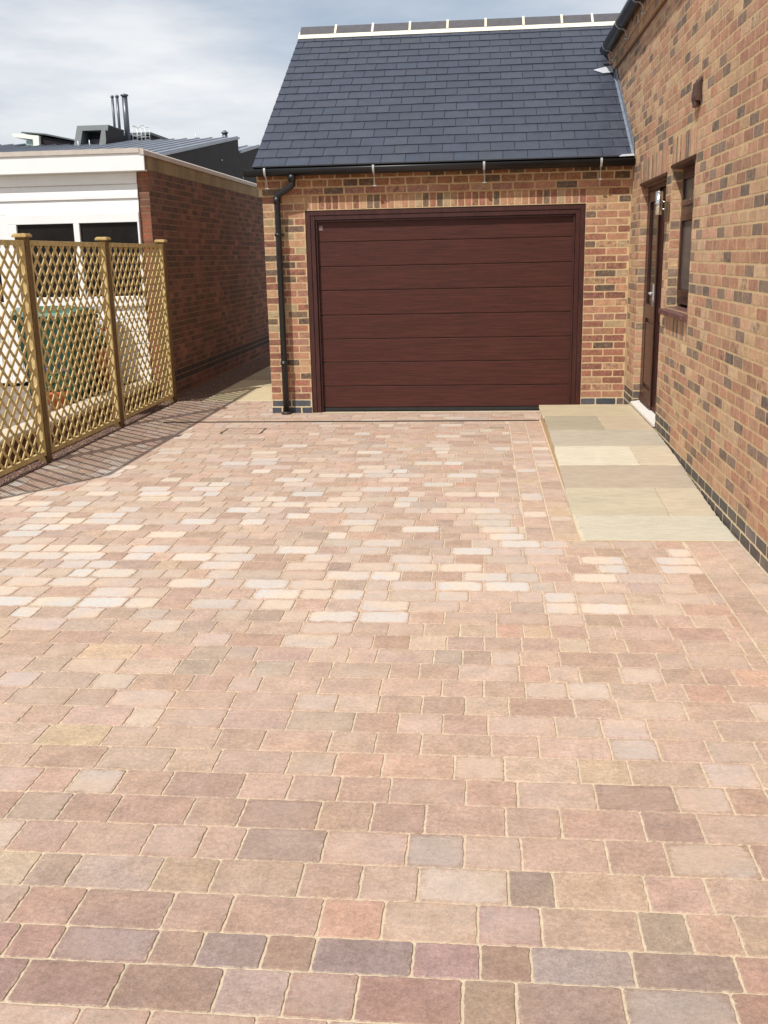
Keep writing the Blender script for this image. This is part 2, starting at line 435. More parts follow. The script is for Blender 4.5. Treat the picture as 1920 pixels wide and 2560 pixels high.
# soldier course underside (lintel soffit) and reveals
w.poly([(X1, YG, ZD), (X2, YG, ZD), (X2, YG+.1, ZD), (X1, YG+.1, ZD)], 1)
w.poly([(X1, YG, 0), (X1, YG+.1, 0), (X1, YG+.1, ZD), (X1, YG, ZD)], 1)
w.poly([(X2, YG, 0), (X2, YG, ZD), (X2, YG+.1, ZD), (X2, YG+.1, 0)], 1)
# corbel courses under the eaves
w.box((XL-.030, YG-.028, 2.362), (XR-.003, YG+.02, 2.440), 1)
M2 = lambda s, t, d: (s, YG-.028-d, t)
lay(w, M2, XL-.030, XR-.010, 2.362, 2.440, [], BRG, rg, off=XL, dark=.15)
w.box((XL-.045, YG-.042, 2.4405), (XR-.004, YG+.02, 2.615), 1)
M3 = lambda s, t, d: (s, YG-.042-d, t)
lay(w, M3, XL-.045, XR-.010, 2.441, 2.605, [], [(3, lin((150, 104, 74))), (2, lin((108, 84, 66))), (2, lin((160, 112, 80)))], rg, L_=.168, c=.082, off=XL+.05, dark=.2)  # brown bricks, toned darker so the gutter's shade sits in their colour
# gable side wall (faces -X), rises to the roof
MGS = lambda s, t, d: (XL-d, s, t)
YR, ZR0, SL = 14.40, 2.665, .584            # ridge y, slate edge height, slope
def roofz(y): return ZR0+(y-11.012)*SL
w.poly([(XL, YG, 0), (XL, YG, roofz(YG)-.03), (XL, YR, roofz(YR)-.03), (XL, 2*YR-YG, roofz(YG)-.03), (XL, 2*YR-YG, 0)], 1)
gz = lambda y, z: z < (roofz(y) if y < YR else roofz(2*YR-y))-.09
lay(w, MGS, YG+.002, 2*YR-YG, BT, 4.6, [], BRG, rg, off=YG, flip=True, dark=.2, tfn=gz)
# back and inner closing walls
w.poly([(XL, 2*YR-YG, 0), (XR, 2*YR-YG, 0), (XR, 2*YR-YG, roofz(YG)-.03), (XL, 2*YR-YG, roofz(YG)-.03)], 1)
w.build('wall', [M_brick, M_mortarg], garage)
pl = MB()
backing(pl, lambda s, t, d: (s, YG-.002-d, t), XL-.002, X1, -.02, BT-.002, [], 1)
pr_ = MB()
for k, t0 in enumerate((-.012, .068)):
    for a, b, o in ((XL-.002, X1-.003, XL+.112), (X2+.003, XR-.008, X2+.05)):
        lay(pl if a < 0 else pr_, lambda s, t, d: (s, YG-.002-d, t), a, b, t0, t0+.080, [], BLUE, rg, off=o+(.112 if k else 0), bond=False, c=.08)
lay(pl, lambda s, t, d: (XL-.002-d, s, t), YG+.002, 2*YR-YG, -.012, .148, [], BLUE, rg, off=YG, c=.08, flip=True)
backing(pl, lambda s, t, d: (XL-.002-d, s, t), YG-.002, 2*YR-YG, -.02, BT-.002, [], 1, flip=True)
backing(pr_, lambda s, t, d: (s, YG-.002-d, t), X2, XR-.003, -.02, BT-.002, [], 1)
pr_.build('plinth', [M_blue, M_bluemortar], garage)
pl.build('plinth', [M_blue, M_bluemortar], garage, label='two courses of dark blue engineering brick at the foot of the garage wall')

# --- garage door: frame, eight panels, seal, badge
fr = MB()
F0 = YG-.004
def ringframe(mb, x0, x1, z1, wd, y0, y1, z0=0.0):
    mb.box((x0, y0, z0), (x0+wd, y1, z1)); mb.box((x1-wd, y0, z0), (x1, y1, z1)); mb.box((x0+wd+.0003, y0, z1-wd), (x1-wd-.0003, y1, z1))
ringframe(fr, X1+.003, X2-.003, ZD-.003, .050, F0+.012, YG+.10)
ringframe(fr, X1+.055, X2-.055, ZD-.055, .046, F0+.020, YG+.10)
ringframe(fr, X1+.103, X2-.103, ZD-.103, .020, F0+.045, YG+.12)
door = MB()
DX0, DX1, DY = X1+.120, X2-.118, YG+.075
zs = [.045, .288, .559, .818, 1.082, 1.351, 1.609, 1.872, 2.110]
for a, b in zip(zs, zs[1:]):
    g = .007
    # panel: flat face with rounded top and bottom edges
    prof = [(DY+.03, a+.001), (DY+.008, a+.001), (DY+.002, a+.004), (DY, a+g+.004), (DY, b-.0055), (DY+.0015, b-.0035), (DY+.012, b-.003), (DY+.03, b-.003)]
    va = [door.vert((DX0, y, z)) for y, z in prof]; vb = [door.vert((DX1, y, z)) for y, z in prof]
    for i in range(len(prof)-1): door.face((va[i], vb[i], vb[i+1], va[i+1]))
    door.face(va); door.face(vb[::-1])
gd = door.build('garage_door', M_door, garage, label='rosewood sectional door of eight plain wide panels')
fr.build('door_frame', M_frame, gd, bevel=.003)
sl = MB(); sl.box((DX0, DY-.004, .008), (DX1, DY+.03, .043)); sl.build('bottom_seal', M_rubber, gd)
bd = MB(); bd.box((-1.790, DY-.004, 1.998), (-1.752, DY-.0005, 2.046), 0)
bd.box((-1.784, DY-.0052, 2.010), (-1.779, DY-.0042, 2.040), 1); bd.box((-1.763, DY-.0052, 2.010), (-1.758, DY-.0042, 2.040), 1); bd.box((-1.7785, DY-.0052, 2.010), (-1.7635, DY-.0042, 2.016), 1)
bd.build('maker_badge', [simple('badge_grey', lin((150, 128, 128)), .4, .05), simple('badge_mark', lin((110, 70, 66)), .4, .05)], gd)

# --- roof
def slates(mb, x0f, x1f, y0, z0, ang, nrow, gauge, wid, rnd, tab):
    ca, sa = math.cos(ang), math.sin(ang)
    def P(x, r, h): return (x, y0+r*ca-h*sa, z0+r*sa+h*ca)
    for k in range(nrow):
        r0 = k*gauge; r1 = r0+gauge+.05
        xa, xb = x0f(k), x1f(k)
        x = xa-(wid/2 if k % 2 == 0 else 0)-.03
        while x < xb:
            a, b = max(x, xa)+.0028, min(x+wid, xb)-.0028
            if b-a > .02:
                j0, j1 = rnd.uniform(-.004, .004), rnd.uniform(-.004, .004); hh = rnd.uniform(.0005, .003)
                c = jitcol(wpick(rnd, tab), rnd, .04, .015)
                e0, e1 = r0+j0, r0+j1
                pts = [P(a, e0, .003), P(b, e1, .003), P(b, r1, -.007), P(a, r1, -.007), P(a, e0, .0105+hh), P(b, e1, .0105+hh), P(b, r1, .001), P(a, r1, .001)]
                mb.hexa(pts, 0, c)
            x += wid
SLT = pal([(5, lin((70, 77, 93))), (4, lin((66, 73, 89))), (3, lin((76, 82, 97))), (1, lin((76, 80, 92)))], .10, .82, .45)
ANG = math.atan(SL)
sr = MB(); rs = random.Random(3)
slope_len = (14.30-11.012)/math.cos(ANG)
nrow = 18; gauge = slope_len/nrow
def xr(k):
    y = 11.012+(k+.5)*gauge*math.cos(ANG)
    return XR-.012 if y < 13.2 else XR+(y-13.2)*1.05
slates(sr, lambda k: XL-.072, xr, 11.012, ZR0-.012, ANG, nrow, gauge, .2565, rs, SLT)
slates(sr, lambda k: XL-.072+.0, lambda k: XR+1.0, 11.012, ZR0-.016, ANG, 0, gauge, .2565, rs, SLT)
# roof deck, verge and rear slope
sr.extr([(XL-.06, 11.03, roofz(11.03)-.016), (XL-.06, YR, roofz(YR)-.016), (XL-.06, YR, roofz(YR)-.07), (XL-.06, 11.06, roofz(11.06)-.07)], (XR-XL+.05, 0, 0), 1)
rb = [(XL-.07, YR, roofz(YR)), (XR+1.2, YR, roofz(YR)), (XR+1.2, 2*YR-11.0, roofz(11.012)), (XL-.07, 2*YR-11.0, roofz(11.012))]
sr.extr(rb, (0, 0, -.05), 0, SLT[0][1])
roof = sr.build('roof', [M_slate, M_dark], garage, label='blue grey slate roof with white pointed ridge')
vg = MB()
vg.extr([(XL-.058, 11.05, roofz(11.05)-.02), (XL-.058, YR, roofz(YR)-.02), (XL-.058, YR, roofz(YR)-.075), (XL-.058, 11.05, roofz(11.05)-.075)], (.055, 0, 0))
vg.build('verge_mortar', M_mortar, roof)
jx = [-2.458, -1.972, -1.475, -.979, -.481, .019, .512, 1.007, 1.399, 1.9, 2.4]
rm = MB()
for sgn in (1, -1):
    def q(y): return YR+sgn*(y-YR)
    rm.extr([(XL-.072, q(14.20), roofz(14.20)+.004), (XL-.072, q(14.27), roofz(14.27)+.035), (XL-.072, q(14.34), roofz(14.34)+.03), (XL-.072, q(14.34), roofz(14.34)-.02)], (4.9, 0, 0))
for x in jx[1:-1]:
    pr = [(x-.014, 14.248, roofz(14.248)+.036), (x-.014, YR, 4.728), (x-.014, 2*YR-14.248, roofz(14.248)+.036), (x-.014, YR, 4.66)]
    rm.extr(pr, (.028, 0, 0))
rm.build('ridge_mortar', M_ridgemortar, roof)
for a, b in zip(jx, jx[1:]):
    t = MB(); a += .012; b -= .012
    pr = [(a, 14.255, roofz(14.255)+.032), (a, YR-.012, 4.712), (a, YR+.012, 4.712), (a, 2*YR-14.255, roofz(14.255)+.032), (a, 2*YR-14.262, roofz(14.262)+.012), (a, YR, 4.69), (a, 14.262, roofz(14.262)+.012)]
    t.extr(pr, (b-a, 0, 0)); t.build('ridge_tile', M_ridge, roof, bevel=.004)

# --- gutter with straps, downpipe
def gutter(mb, axis, c0, c1, cx, cz, r, th=.004, endcap=(True, True)):
    n = 14; rings = []
    prof = [(r*math.cos(math.pi+math.pi*k/n), r*math.sin(math.pi+math.pi*k/n)) for k in range(n+1)]
    prof = [(prof[0][0], .012)]+prof+[(prof[-1][0], .012)]
    inner = [((r-th)*math.cos(math.pi+math.pi*k/n), (r-th)*math.sin(math.pi+math.pi*k/n)) for k in range(n, -1, -1)]
    inner = [(inner[0][0], .012)]+inner+[(inner[-1][0], .012)]
    loop = prof+inner
    for c in (c0, c1):
        rings.append([mb.vert((c, cx+p, cz+z) if axis == 'x' else (cx+p, c, cz+z)) for p, z in loop])
    m = len(loop)
    for k in range(m): mb.face((rings[0][k], rings[0][(k+1) % m], rings[1][(k+1) % m], rings[1][k]), 0, (1, 1, 1), True)
    for r_ in rings: mb.face(r_)
    for on, c in zip(endcap, (c0, c1)):
        if on:
            i = [mb.vert((c, cx+p, cz+z) if axis == 'x' else (cx+p, c, cz+z)) for p, z in prof]; mb.face(i)
gm = MB()
GY, GZ, GR = 10.985, 2.618, .060
gutter(gm, 'x', -2.545, XR-.015, GY, GZ, GR)
for x in (-2.03,): gm.tube([(x, GY, GZ-GR-.04), (x, GY, GZ-GR+.01)], .045)
gut = gm.build('gutter', M_black, garage, label='black half round gutter along the garage eaves')
for x in (-2.312, -1.152, .005, 1.203):
    s = MB()
    pts = []
    for k in range(10):
        a = math.pi+math.pi*.62*k/9
        pts.append((x, GY+(GR+.004)*math.cos(a), GZ+(GR+.004)*math.sin(a)))
    pts = [(x, GY-GR-.002, GZ+.022)]+pts
    for p, q in zip(pts, pts[1:]):
        s.extr([(x-.011, p[1], p[2]), (x+.011, p[1], p[2]), (x+.011, q[1], q[2]), (x-.011, q[1], q[2])], (0, -.003, -.001))
    s.tube([(x, GY-.01, GZ-GR-.004), (x+.002, GY+.03, GZ-GR-.04), (x+.004, GY+.045, 2.450), (x+.004, GY+.045, 2.440)], .0045, 8)
    s.box((x-.016, GY+.03, 2.434), (x+.024, GY+.06, 2.440))
    s.build('gutter_strap', M_galv, gut)
ut = MB(); ut.extr([(XL-.03, 10.955, 2.652), (XR-.03, 10.955, 2.652), (XR-.03, 11.06, 2.680), (XL-.03, 11.06, 2.680)], (0, 0, -.003))
ut.build('eaves_felt', M_dark, roof)
dp = MB(); PY = 11.045; PR = .034
dp.tube([(-2.030, GY, 2.55), (-2.030, GY+.005, 2.475), (-2.045, GY+.01, 2.455), (-2.190, PY-.012, 2.372), (-2.212, PY, 2.345), (-2.214, PY, .9), (-2.214, PY, .012)], PR, 18)
dp.tube([(-2.030, GY, 2.56), (-2.030, GY+.004, 2.50)], PR+.006, 18)
dp.tube([(-2.213, PY, 2.352), (-2.214, PY, 2.28)], PR+.006, 18)
dp.tube([(-2.214, PY, .60), (-2.214, PY, .555)], PR+.006, 18)
dpo = dp.build('downpipe', M_black, garage, label='black round downpipe with a swan neck at the garage corner')
for z in (1.96, .57):
    cl = MB(); cl.box((-2.262, YG-.060, z-.014), (-2.166, YG-.012, z+.014)); cl.tube([(-2.214, PY, z-.014), (-2.214, PY, z+.014)], PR+.010, 18); cl.build('pipe_clip', M_black, dpo)
sh = MB(); sh.tube([(-2.214, PY, .03), (-2.214, PY, -.002)], [.045, .062], 18); sh.build('pipe_shoe', M_iron, dpo)

# ================================================================== BRICK HOUSE on the right
rh = random.Random(8)
house = thing('brick_house', 'brick house wall along the right side with brown double door and narrow window', 'house')
hz = 3.78
DOOR = (9.080, .18, 10.500, 2.335); WIN = (7.905, 1.245, 8.830, 2.372)
hw = MB()
holes = [DOOR, WIN]
backing(hw, MHW, -2.0, 16.6, 0, 4.06, holes, 1, flip=True)
sold = [(9.02, 2.345, 10.50, 2.568), (7.86, 2.382, 8.86, 2.600), (7.86, 1.018, 8.86, 1.180)]
zt = BT+round((hz-BT)/C)*C
gap = lambda y, z: not (y > YG-.02 and z < (roofz(y)-.02 if y < YR else 9)) 
lay(hw, MHW, -1.0, 14.3, BT, zt, holes+sold+[(8.34, 0, 11.2, .150+2*C-.01)], BR, rh, off=-.02, flip=True, dark=.10, tfn=gap)
face_row(hw, MHW, 9.02, 10.50, 2.345, 2.568, .0755, BR, rh, flip=True)
face_row(hw, MHW, 7.86, 8.86, 2.382, 2.600, .0755, BR, rh, flip=True)
face_row(hw, MHW, 7.86, 8.86, 1.018, 1.180, .0755, BR, rh, flip=True)
lay(hw, MHW, 10.5, 11.10, 2.345, 2.345+3*C-.01, [], BR, rh, off=-.02, flip=True, dark=.16)
# corbel band
hw.box((XR-.030, -2.0, zt+.002), (XR+.05, 13.6, zt+.08), 1)
lay(hw, lambda s, t, d: (XR-.030-d, s, t), -1.0, 13.3, zt+.002, zt+.08, [], BR, rh, off=.06, flip=True, dark=.15)
hw.box((XR-.048, -2.0, zt+.0805), (XR+.05, 13.6, 4.06), 1)
lay(hw, lambda s, t, d: (XR-.048-d, s, t), -1.0, 13.3, zt+.081, 4.055, [], BR, rh, L_=.112, off=.02, flip=True, dark=.25)
# reveals of the door and the window: far jambs show brick ends
for (y0, z0, y1, z1), dep in ((DOOR, .085), (WIN, .085)):
    for yy, sg in ((y0, 1), (y1, -1)):
        hw.poly([(XR, yy, z0), (XR+.12, yy, z0), (XR+.12, yy, z1), (XR, yy, z1)], 1)
    hw.poly([(XR, y0, z1), (XR, y1, z1), (XR+.12, y1, z1), (XR+.12, y0, z1)], 1)
    zb = BT+2*C if z0 < 1 else z0+.01
    k = 0; z = zb
    while z < z1-.03:
        block(hw, lambda s, t, d: (s, y1-d, t), XR+.002, z+MOR/2, XR+.080, min(z+C, z1)-MOR/2, .0014, .003, .0015, jitcol(wpick(rh, BR), rh), 0, 0, rnd=rh, nper=.04)
        z += C
hw.build('wall', [M_brick, M_mortar], house)
hp = MB()
MHP = lambda s, t, d: (XR-.002-d, s, t)
backing(hp, MHP, -2.0, 9.078, -.02, BT-.002, [], 1, flip=True)
backing(hp, MHP, 8.335, 9.078, BT-.002, BT+2*C, [], 1, flip=True)
backing(hp, MHP, 10.502, YG-.004, -.02, BT+2*C, [], 1, flip=True)
lay(hp, MHP, -1.0, 9.076, -.012, .148, [], BLH, rh, off=-.13, c=.08, flip=True)
lay(hp, MHP, 8.336, 9.076, BT, BT+2*C, [], BLH, rh, off=-.02, flip=True)
lay(hp, MHP, 10.504, YG-.012, -.012, .148, [], BLH, rh, off=-.13, c=.08, flip=True)
lay(hp, MHP, 10.504, YG-.012, BT, BT+2*C, [], BLH, rh, off=-.02, flip=True)
for z in (BT, BT+C): block(hp, lambda s, t, d: (s, 10.500-d, t), XR+.002, z+MOR/2, XR+.08, z+C-MOR/2, .004, .003, .001, BLH[1][1], 0, 0, rnd=rh)
hp.build('plinth', [M_blue, M_bluemortar], house, label='dark blue brick courses with pale joints along the foot of the wall')
st_ = MB(); st_.box((XR-.0045, -1.0, zt-.030), (XR+.01, 13.1, zt+.0015)); st_.build('corbel_shadow_strip', simple('brown_painted_shadow', lin((104, 66, 44)), .8, .25, 10), house)  # dark brown strip painting in the shadow line under the corbel
# house roof (seen only from other viewpoints), slab with slates
hr = MB(); rs2 = random.Random(9)
AN2 = math.radians(33)
def slates_y(mb, y0, y1, x0, z0, ang, nrow, gauge, wid, rnd, tab):
    ca, sa = math.cos(ang), math.sin(ang)
    def P(y, r, h): return (x0+r*ca-h*sa, y, z0+r*sa+h*ca)
    for k in range(nrow):
        r0, r1 = k*gauge, (k+1)*gauge+.05; y = y0-(wid/2 if k % 2 else 0)
        while y < y1:
            a, b = max(y, y0)+.0025, min(y+wid, y1)-.0025
            if b-a > .02:
                mb.hexa([P(b, r0, .003), P(a, r0, .003), P(a, r1, -.007), P(b, r1, -.007), P(b, r0, .012), P(a, r0, .012), P(a, r1, .001), P(b, r1, .001)], 0, jitcol(wpick(rnd, tab), rnd, .04, .015))
            y += wid
slates_y(hr, -2.0, 13.35, 1.435, 4.085, AN2, 16, .206, .2565, rs2, SLT)
ex, ez = math.cos(AN2)*3.4, math.sin(AN2)*3.4
hr.extr([(1.46, -2.0, 4.078), (1.46+ex, -2.0, 4.078+ez), (1.46+ex, -2.0, 4.0+ez), (1.50, -2.0, 4.04)], (0, 18.0, 0), 1)
hr.extr([(1.46+ex, -2.0, 4.09+ez), (1.46+2*ex, -2.0, 4.09), (1.46+2*ex, -2.0, 4.03), (1.46+ex, -2.0, 4.02+ez)], (0, 18.0, 0), 0, SLT[0][1])
hroof = hr.build('roof', [M_slate, M_dark], house)
hb = MB(); hb.box((1.9, -2.0, 0), (6.9, -1.9, 4.0)); hb.box((6.8, -1.9, 0), (6.9, 16.0, 4.0)); hb.box((1.66, 15.9, 0), (6.8, 16.0, 4.0)); hb.build('rear_wall', M_mortar, house)
hg = MB(); HX, HZ, HR = 1.432, 4.035, .062
gutter(hg, 'y', -2.0, 13.04, HX, HZ, HR)
hgut = hg.build('gutter', M_black, house, label='black gutter on the house eaves ending above the garage roof')
for y in (12.72, 11.55, 10.4, 9.25, 8.1, 6.95, 5.8):
    s = MB(); pts = [(HX-HR-.004, y, HZ+.016)]
    for k in range(11):
        a = math.pi+math.pi*.62*k/10; pts.append((HX+(HR+.004)*math.cos(a), y, HZ+(HR+.004)*math.sin(a)))
    for p, q in zip(pts, pts[1:]):
        s.extr([(p[0], y-.011, p[2]), (p[0], y+.011, p[2]), (q[0], y+.011, q[2]), (q[0], y-.011, q[2])], (-.001, 0, -.003))
    s.tube([(HX+.01, y, HZ-HR-.003), (HX+.045, y, HZ-HR-.03), (HX+.058, y, 3.872)], .0045, 8)
    s.box((HX+.035, y-.03, 3.866), (HX+.075, y+.03, 3.872))
    s.build('gutter_strap', M_galv, hgut)
# double door
DXP = XR+.080
fd = MB()
y0, z0, y1, z1 = DOOR
fd.box((DXP-.012, y0+.002, z1-.065), (DXP+.05, y1-.002, z1-.002)); fd.box((DXP-.012, y0+.002, .20), (DXP+.05, y0+.060, z1-.0655)); fd.box((DXP-.012, y1-.060, .20), (DXP+.05, y1-.002, z1-.0655))
fd.box((DXP-.055, y0-.0+.003, z1-.03), (DXP-.0125, y1-.003, z1-.003))
dfr = fd.build('door_frame', M_upvc, house, bevel=.004)
def leaf(name, a, b, xp, parent):
    d = MB(); zb, ztp = .215, z1-.070; st = .085
    d.box((xp, a, zb), (xp+.045, a+st, ztp)); d.box((xp, b-st, zb), (xp+.045, b, ztp))
    d.box((xp, a+st, ztp-.10), (xp+.045, b-st, ztp)); d.box((xp, a+st, zb), (xp+.045, b-st, zb+.16)); d.box((xp, a+st, 1.06), (xp+.045, b-st, 1.20))
    d.box((xp+.018, a+st, zb+.16), (xp+.035, b-st, 1.06))
    d.box((xp+.004, a+st+.035, zb+.20), (xp+.0175, b-st-.035, 1.02))
    o = d.build('door_leaf', M_upvc, parent, bevel=.004)
    g = MB(); g.box((xp+.020, a+st+.001, 1.201), (xp+.030, b-st-.001, ztp-.101)); g.build('pane', M_glassdark, o)
    dr = MB(); dr.extr([(xp-.022, a+.01, zb+.02), (xp-.001, a+.01, zb+.055), (xp-.001, a+.01, zb+.015)], (0, b-a-.02, 0)); dr.build('weather_bar', M_upvc, o)
    return o
lf = leaf('door_leaf', 9.80, 10.438, DXP-.010, house)
ln = leaf('door_leaf', 9.142, 9.797, DXP+.008, house)
asg = MB(); asg.box((DXP-.022, 9.775, .22), (DXP-.0105, 9.825, z1-.072)); asg.build('meeting_strip', M_upvc, lf, bevel=.003)
hd = MB(); hd.box((DXP-.030, 9.832, 1.20), (DXP-.0225+.012, 9.866, 1.40)); hd.tube([(DXP-.028, 9.85, 1.318), (DXP-.065, 9.85, 1.318)], .010, 10); hd.tube([(DXP-.062, 9.855, 1.318), (DXP-.066, 9.74, 1.314)], .009, 10)
hd.build('handle', M_galv, lf, label='silver lever handle')
th = MB(); th.extr([(XR-.022, y0+.004, .196), (DXP+.03, y0+.004, .214), (DXP+.03, y0+.004, .165), (XR-.022, y0+.004, .168)], (0, y1-y0-.008, 0)); th.build('threshold', M_threshold, house, bevel=.003)
tb = MB(); tb.box((XR-.004, y0+.002, -.02), (XR+.10, y1-.002, .1645)); tb.build('threshold_base', M_conc, house)
# window
wf = MB(); y0, z0, y1, z1 = WIN; WX = XR+.085
wf.box((WX, y0+.002, z1-.060), (WX+.06, y1-.002, z1-.002)); wf.box((WX, y0+.002, z0+.03), (WX+.06, y0+.062, z1-.0605)); wf.box((WX, y1-.062, z0+.03), (WX+.06, y1-.002, z1-.0605))
wf.box((WX, y0+.0625, z0+.03), (WX+.06, y1-.0625, z0+.095)); wf.box((WX-.004, y0+.0625, 1.985), (WX+.06, y1-.0625, 2.055))
wo = wf.build('window', M_upvc, house, bevel=.004)
sf = MB()
for a, b in ((z0+.096, 1.984), (2.056, z1-.061)):
    sf.box((WX-.014, y0+.064, b-.045), (WX+.03, y1-.064, b)); sf.box((WX-.014, y0+.064, a), (WX+.03, y1-.064, a+.05)); sf.box((WX-.014, y0+.064, a+.0505), (WX+.03, y0+.11, b-.0455)); sf.box((WX-.014, y1-.11, a+.0505), (WX+.03, y1-.064, b-.0455))
sf.build('sash', M_upvc, wo, bevel=.004)
for a, b in ((z0+.148, 1.936), (2.108, z1-.108)):
    g = MB(); g.box((WX+.008, y0+.111, a), (WX+.014, y1-.111, b)); g.build('pane', M_glassgrey, wo)
si = MB(); si.extr([(XR-.055, y0-.03, 1.228), (WX+.02, y0-.03, 1.252), (WX+.02, y0-.03, 1.190), (XR-.030, y0-.03, 1.182), (XR-.055, y0-.03, 1.192)], (0, y1-y0+.06, 0)); si.build('sill', M_sillm, wo, bevel=.003)
# small dark lead drip trims over door and window
tr = MB()
for (y0, z0, y1, z1) in (DOOR, WIN):
    tr.extr([(XR-.014, y0-.03, z1+.012), (XR-.006, y0-.03, z1+.016), (XR+.08, y0-.03, z1+.002), (XR+.08, y0-.03, z1-.018), (XR-.010, y0-.03, z1-.010)], (0, y1-y0+.045, 0))
tr.build('drip_trim', M_upvc, house)
# louvred vent cover
vc = MB()
vb = [(XR-.008, 7.80, 2.745), (XR-.008, 7.97, 2.745), (XR-.008, 7.97, 2.900), (XR-.008, 7.80, 2.900)]
vc.box((XR-.012, 7.785, 2.735), (XR-.0065, 7.985, 2.905))
vc.extr([(XR-.012, 7.80, 2.745), (XR-.012, 7.80, 2.895), (XR-.036, 7.80, 2.875), (XR-.046, 7.80, 2.775), (XR-.040, 7.80, 2.745)], (0, .155, 0))
vc.box((XR-.040, 7.83, 2.71), (XR-.012, 7.93, 2.744))
vco = vc.build('vent_cover', M_brown, house, bevel=.003, label='small brown plastic vent cowl high on the brick wall')
lv = MB()
for k in range(7):
    z = 2.76+k*.017; lv.box((XR-.036, 7.9555, z), (XR-.016, 7.9600, z+.007))
lv.build('louvre', M_dark, vco)
# stepped lead flashing where the garage roof meets the house wall
fl = MB(); y = 11.03; k = 0
fl.extr([(XR-.035, 11.00, roofz(11.00)+.006), (XR-.010, 11.00, roofz(11.00)+.010), (XR-.010, 13.2, roofz(13.2)+.010), (XR-.035, 13.2, roofz(13.2)+.006)], (0, 0, .004))
dy = C/SL
while y < 13.15:
    zz = roofz(y)
    fl.extr([(XR-.0095, y, zz), (XR-.0095, y+dy, zz+C), (XR-.0095, y+dy, zz+C+.105), (XR-.0095, y+.045, zz+.105+.025), (XR-.0095, y, zz+.060)], (-.003, 0, 0))
    y += dy
flo = fl.build('step_flashing', M_lead, house, label='grey stepped lead flashing against the brick wall')
lp = MB()
g0 = [(1.30, 12.93, roofz(12.93)+.013), (1.40, 12.84, roofz(12.84)+.013), (1.515, 12.84, roofz(12.84)+.02), (1.52, 12.98, roofz(12.98)+.03), (1.42, 12.98, roofz(12.98)+.015)]
lp.extr(g0, (0, 0, .006)); lp.build('lead_patch', M_palelead, flo)
lp = MB(); lp.extr([(1.38, 10.935, 2.648), (1.535, 10.935, 2.652), (1.535, 11.02, 2.675), (1.42, 11.01, 2.670)], (0, 0, .005)); lp.build('lead_patch', M_palelead, flo)

# wall light
wl = thing('wall_light', 'stainless steel cylinder lamp on two arms beside the brown door', 'wall light')
b = MB(); b.box((XR-.014, 8.855, 1.955), (XR-.0075, 9.050, 2.105)); b.build('back_plate', simple('bronzed_plate', lin((120, 104, 84)), .4, .12, 14, metal=.4), wl, bevel=.002)
b = MB(); LX, LY = 1.462, 8.885
b.tube([(LX, LY, 2.000), (LX, LY, 2.184)], .031, 28); b.tube([(LX, LY, 2.0615), (LX, LY, 2.0635)], .0325, 28); b.tube([(LX, LY, 2.1195), (LX, LY, 2.1215)], .0325, 28)
b.tube([(LX, LY, 2.184), (LX, LY, 2.188)], .027, 28)
b.build('lamp_body', M_steel, wl)
for z in (2.044, 2.104): b = MB(); b.tube([(LX+.02, LY, z), (XR-.013, LY, z)], .006, 10); b.build('arm', M_steel, wl)

# ================================================================== PAVING
rp = random.Random(77)
PC = [(26, lin((203, 158, 136))), (18, lin((194, 148, 124))), (14, lin((188, 152, 128))), (10, lin((208, 172, 146))), (8, lin((196, 158, 148))), (6, lin((184, 136, 112))), (5, lin((176, 148, 128))), (3, lin((168, 150, 136))), (3, lin((214, 150, 124))), (2, lin((206, 176, 122))), (1, lin((150, 136, 122)))]
PC = [(w_, (c_[0]*1.02, c_[1]*1.04, c_[2]*.99)) for w_, c_ in pal(PC, .34, .98, .62)]
NC = [(20, lin((188, 148, 128))), (14, lin((176, 134, 118))), (12, lin((198, 158, 136))), (6, lin((160, 120, 112))), (5, lin((150, 126, 120))), (4, lin((204, 148, 124))), (3, lin((142, 130, 124)))]
NC = [(w_, (c_[0]*1.02, c_[1]*1.04, c_[2]*.99)) for w_, c_ in pal(NC, .30, 1.0, .60)]
paving = MB()
MG = lambda s, t, d: (s, t, d)
PIT = .1616; PY0 = 9.6575
ends = {6.0: None}
def rowsY():
    ys = []
    y = PY0
    while y < 12.14: y += PIT
    while y > -1.0:
        ys.append(y); y -= PIT
    return ys
measured = {
 3.270: [-1.645, -1.394, -1.219, -.968, -.799, -.55, -.382, -.216, .035, .205, .457, .624, .797, .969],
 3.108: [-1.604, -1.35, -1.098, -.929, -.672, -.508, -.34, -.092, .08, .332, .501, .751, .922],
 2.946: [-1.52, -1.392, -1.225, -1.055, -.8, -.637, -.47, -.3, -.05, .118, .37, .626, .793],
 2.778: [-1.35, -1.18, -.931, -.761, -.512, -.343, -.174, .077, .246, .497, .67],
 2.610: [-1.434, -1.266, -1.016, -.846, -.721, -.469, -.218, -.049, .119, .369, .539, .789],
 2.443: [-1.308, -1.182, -.93, -.762, -.509, -.338, -.176, .077, .203, .455, .622],
 2.280: [-1.271, -1.102, -.847, -.68, -.428, -.259, -.008, .16, .415, .538],
 2.137: [-1.222, -1.096, -.842, -.719, -.55, -.422, -.17, -.001, .126, .376, .628],
 1.995: [-1.139, -.887, -.633, -.465, -.296, -.042, .085, .338, .59]}
mrows = [3.354, 3.192, 3.027, 2.865, 2.697, 2.526, 2.364, 2.203, 2.072, 1.917]
WIDS = [(5, .252), (5, .169), (2, .126)]
